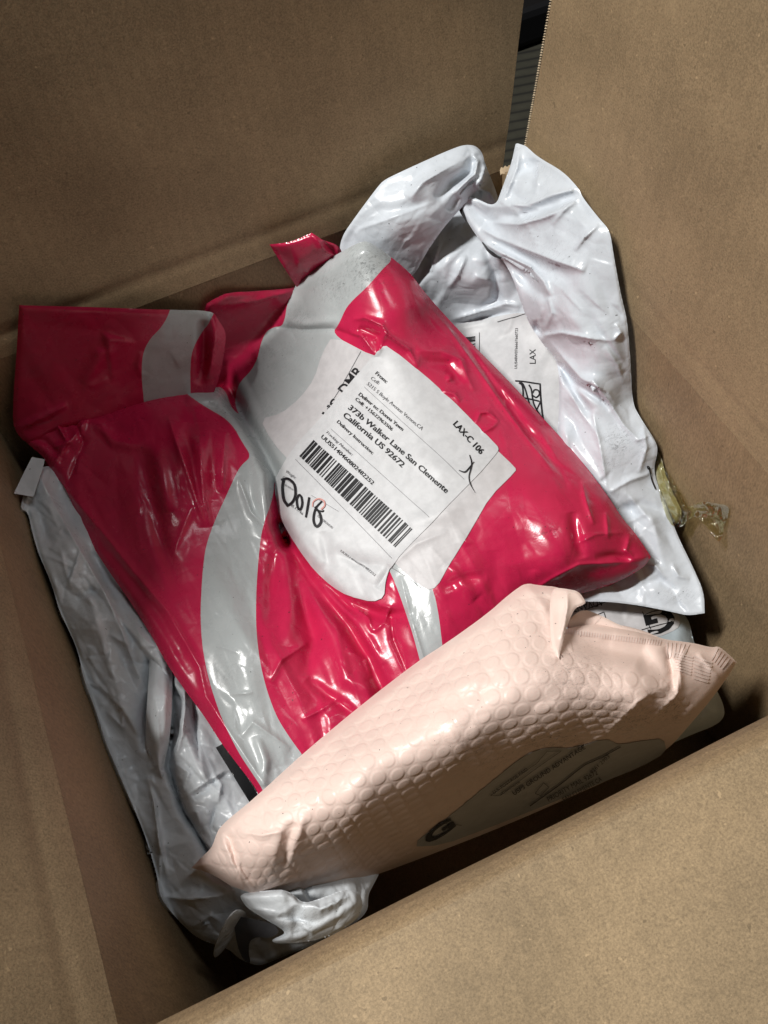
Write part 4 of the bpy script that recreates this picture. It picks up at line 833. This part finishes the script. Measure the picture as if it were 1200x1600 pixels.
# ------------------------------------------------------------------ pink bubble mailer
pink = thing("pink_bubble_mailer", "pale pink bubble mailer leaning in front, its lower side in shade against the near wall", "mailer", tuple(up1(750, 1180, -.25)))
S_P = Sheet([(299, 1356, 1), (313, 1341), (331, 1325), (340, 1298), (352, 1284), (400, 1245), (470, 1180), (560, 1105), (650, 1035), (700, 1003), (760, 960), (800, 925), (822, 911), (845, 915), (872, 917), (884, 928), (880, 955), (878, 984), (900, 979), (930, 975), (970, 976), (1008, 986), (1036, 999), (1081, 1004), (1112, 1012), (1124, 1009), (1151, 1034, 1), (1140, 1054), (1110, 1095), (1081, 1129), (1045, 1170), (1000, 1197), (930, 1228), (850, 1264), (760, 1302), (640, 1348), (560, 1377), (500, 1388), (450, 1392), (402, 1398), (385, 1393), (360, 1384), (342, 1372), (322, 1362)],
            [(300, 1356, -10.6), (340, 1300, -8.8), (385, 1393, -11.4), (365, 1345, -8.8), (470, 1180, -7.6), (440, 1270, -6.2), (430, 1340, -7.6), (470, 1390, -14), (560, 1105, -7.4), (560, 1190, -4.6), (560, 1270, -6.2), (600, 1320, -14), (620, 1352, -19), (650, 1035, -6.8), (680, 1110, -3.6), (720, 1180, -5.2), (760, 1240, -14), (800, 1285, -22),
             (822, 912, -5.2), (760, 980, -4.4), (800, 1040, -3.0), (860, 1110, -4.4), (900, 1180, -12.5), (930, 1228, -21), (875, 950, -4.6), (880, 1000, -4.2), (960, 980, -5.8), (960, 1040, -5.0), (1000, 1110, -7.0), (1040, 1168, -18), (1040, 1000, -7.0), (1150, 1034, -9.5), (1085, 1060, -8.0), (1081, 1129, -12)],
            strokes=[([(878, 985), (876, 1005), (872, 1028)], .5, 8, 'l', 'b'), ([(885, 1000), (940, 1012), (1000, 1022), (1045, 1065)], -.6, 16, 'g'), ([(1036, 1072), (997, 1096), (949, 1144), (900, 1170)], .4, 8, 'r'), ([(1057, 1045), (1058, 1084), (1027, 1114), (990, 1150)], .4, 8, 'r'), ([(1040, 1010), (1050, 1050), (1050, 1080)], -.5, 7, 'r'),
                     ([(1030, 1080), (1000, 1120), (950, 1160)], -.3, 9, 'g'), ([(345, 1300), (362, 1345), (384, 1392)], .45, 7, 'r'), ([(355, 1300), (372, 1350), (395, 1385)], -.4, 8, 'g'), ([(368, 1322), (375, 1360), (400, 1395)], .35, 5, 'r'), ([(460, 1285), (450, 1315), (436, 1370)], -.4, 9, 'g'), ([(475, 1275), (462, 1310), (450, 1350)], .25, 7, 'g'),
                     ([(375, 1300), (410, 1305), (445, 1298)], .25, 6, 'r'), ([(560, 1120), (600, 1090), (700, 1030)], .15, 12, 'g'), ([(1090, 1020), (1110, 1045), (1125, 1060)], .25, 5, 'r'), ([(1070, 1010), (1060, 1040), (1065, 1080)], .25, 5, 'r'), ([(820, 915), (850, 950), (870, 1000)], .2, 8, 'g')],
            edge=(.7, 16), step=2.2, ang=-33, sim=(.008, .008, 60, .02, .35), seed=71, crump=12, crump_p=(60, 40, 50, .07, 6), fac=((60, .10, -33, 1.6), (26, .035, -33, 1.3)))
def refine(S):
    """doubles the sheet's grid so that small relief can be modelled"""
    jj, ii = np.meshgrid(np.arange(0, S.nb - .5, .5), np.arange(0, S.na - .5, .5), indexing='ij')
    def up(A):
        j = np.minimum(jj, S.nb - 1.001); i = np.minimum(ii, S.na - 1.001); j0 = j.astype(int); i0 = i.astype(int); fj = j - j0; fi = i - i0
        if A.ndim == 3: fj = fj[..., None]; fi = fi[..., None]
        return A[j0, i0] * (1 - fj) * (1 - fi) + A[j0, i0 + 1] * (1 - fj) * fi + A[j0 + 1, i0] * fj * (1 - fi) + A[j0 + 1, i0 + 1] * fj * fi
    P, U_, V_, sd = up(S.P), up(S.U), up(S.V), up(S.sd)
    for _ in range(3): P[1:-1, 1:-1] = P[1:-1, 1:-1] * .4 + (P[1:-1, 2:] + P[1:-1, :-2] + P[2:, 1:-1] + P[:-2, 1:-1]) * .15
    S.P, S.U, S.V, S.sd = P, U_, V_, sd; S.nb, S.na = P.shape[:2]; S.step /= 2; S.setN()
refine(S_P)
_P = S_P.P; cu = np.cumsum(np.linalg.norm(np.gradient(_P, axis=0), axis=-1), axis=0)
mid = int(S_P.nb * .45); Tt = cu - cu[mid:mid + 1]; Ss = np.cumsum(np.linalg.norm(np.gradient(_P, axis=1), axis=-1)[mid])[None, :] + 0 * Tt
th_ = math.radians(30); X1 = Ss * math.cos(th_) - Tt * math.sin(th_); Y1 = Ss * math.sin(th_) + Tt * math.cos(th_)
pit = .0108; rw = pit * .866; r_ = np.round(Y1 / rw); best = np.full(X1.shape, 9.0)
for dr in (-1, 0, 1):
    rr = r_ + dr; ox = np.where(rr % 2 == 1, pit / 2, 0); cx = np.round((X1 - ox) / pit) * pit + ox
    cid = np.sin(rr * 12.9 + cx / pit * 78.2) * 43758.5; cid = cid - np.floor(cid)
    best = np.minimum(best, np.hypot(X1 - cx, Y1 - rr * rw) * (1 + .08 * cid))
R0 = .0047
prof = np.clip((R0 - best) / .0014, 0, 1); prof = prof * prof * (3 - 2 * prof)
dome = prof * (.35 + .35 * np.clip(1 - (best / R0) ** 2, 0, 1)) + .16 * np.exp(-((best - R0 * .82) / .0006) ** 2) - .14 * np.exp(-((best - R0 * 1.10) / .0005) ** 2)
msk = np.clip((S_P.sd - 9) / 8, 0, 1) * np.where(inside(S_P.U, S_P.V, [(880, 960), (1160, 960), (1160, 1120), (1090, 1110), (1040, 1060), (900, 1035)]), .15, 1)
msk *= .6 + .3 * np.sin(X1 * 60 + 1) * np.cos(Y1 * 47 + 2) ** 2 + .25
lp = [(640, 1322), (695, 1280), (765, 1222), (820, 1178), (853, 1167), (895, 1168), (945, 1153), (968, 1163), (1005, 1156), (1037, 1153), (1041, 1175), (1000, 1198), (930, 1226), (850, 1258), (770, 1290), (690, 1320)]
S_P.P = S_P.P + S_P.N * (dome * np.clip(msk, 0, 1) * .00054 * np.where(inside(S_P.U, S_P.V, lp), .0, 1))[..., None]
S_P.setN()
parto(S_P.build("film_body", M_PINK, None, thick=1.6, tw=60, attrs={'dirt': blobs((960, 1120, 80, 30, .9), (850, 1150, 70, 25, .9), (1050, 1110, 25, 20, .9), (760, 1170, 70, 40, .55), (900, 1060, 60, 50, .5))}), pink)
S_P2 = Sheet([(862, 918), (885, 920), (904, 924), (916, 941), (910, 946), (899, 950), (888, 972), (880, 1000), (873, 1030, 1), (862, 1010), (858, 960)],
             [(862, 918, -3.9), (916, 941, -3.6), (899, 950, -3.7), (873, 1030, -3.4), (860, 970, -3.5), (885, 935, -3.3)], strokes=[([(886, 922), (886, 950), (876, 1000)], .3, 4, 'l')], edge=(.15, 5), sim=(.02, .02, 40, .01, .25), step=1.8, seed=73)
parto(S_P2.build("folded_corner", M_PINK, None, thick=.15, tw=8), pink)
S_P3 = Sheet([(884, 975), (892, 964), (912, 951), (940, 962), (968, 977), (1000, 985), (1040, 1000), (1030, 1012), (960, 995), (890, 990)], [(884, 975, -4.8), (912, 951, -5.2), (968, 977, -6.0), (1040, 1000, -7.4), (930, 985, -6.0), (890, 990, -5.6)], edge=(.15, 5), sim=(.01, .01, 30, .01, .25), step=1.8, seed=74)
parto(S_P3.build("back_lip", M_PINK, None, thick=.15, tw=8), pink)
# heat-seal ribs at the mouth
M_RIB = film("pale_pink_seal", (0.88, 0.72, 0.66), .4, bumpy=.1)
rb_ = []
def ribs(S, a0, a1, b0, b1, n, w, off):
    a0, a1, b0, b1 = map(np.array, (a0, a1, b0, b1)); out = []
    for i in range(n):
        t = (i + .5) / n; out.append(ribbon(S, [a0 + (a1 - a0) * t, b0 + (b1 - b0) * t], w, off))
    return out
rb_ += ribs(S_P3, (886., 978.), (965., 977.), (912., 952.), (966., 975.), 1, 1, .0004)
rb_ += ribs(S_P, (1038., 1004.), (1080., 1008.), (1040., 1030.), (1068., 1026.), 6, 2.2, .0006) + ribs(S_P, (1054., 1018.), (1054., 1048.), (1082., 1026.), (1078., 1056.), 7, 2.2, .0006) + ribs(S_P, (1082., 1022.), (1082., 1062.), (1112., 1034.), (1104., 1068.), 7, 2.6, .0006) + ribs(S_P, (1118., 1012.), (1146., 1034.), (1108., 1030.), (1132., 1050.), 6, 2.2, .0006)
rb_ += ribs(S_P, (884., 984.), (1034., 1001.), (883., 990.), (1032., 1010.), 36, 1.8, .0006)
o = flatmesh("seal_ribs", rb_, M_RIB, None); parto(o, pink)
M_GLAB = plain("grey_label_paper", (0.42, 0.425, 0.43), .4, .4, .2, 120)
labP = parto(S_P.build("shipping_label", M_GLAB, None, thick=0, film_t=.0001, off=.0004, poly=smooth_poly(lp, 1)), pink)
C5 = lambda x, y: (640 + x / 3, 1140 + y / 3)
tp = [text_on(S_P, "G", (668, 1318), (712, 1288), 17, .0013, .03), text_on(S_P, "U.S. POSTAGE PAID", C5(392, 292), C5(552, 180), 5, .0013), text_on(S_P, "eCommerce", C5(425, 300), C5(515, 240), 4, .0013),
      text_on(S_P, "USPS GROUND ADVANTAGE", C5(487, 300), C5(822, 78), 7, .0013, .015), text_on(S_P, "PRIORITY MAIL 92672", C5(650, 330), C5(880, 200), 8, .0013), text_on(S_P, "SAN CLEMENTE CA", C5(720, 330), C5(900, 230), 7, .0013), text_on(S_P, "9261 2903", C5(850, 200), C5(935, 120), 6, .0013),
      ribbon(S_P, [C5(375, 300), C5(590, 150), C5(640, 92), C5(708, 90), C5(600, 165), C5(420, 300), C5(375, 300)], .7, .0013),
      ribbon(S_P, [C5(985, 72), C5(900, 120), C5(820, 155), C5(780, 185), C5(700, 250), C5(560, 350)], 1.6, .0013), ribbon(S_P, [C5(160, 430), C5(240, 440)], .8, .0013), ribbon(S_P, [C5(585, 290), C5(625, 240), C5(650, 262), C5(610, 300), C5(585, 290)], .8, .0013)]
o = flatmesh("printed_text", tp, M_INK, None); o.parent = labP
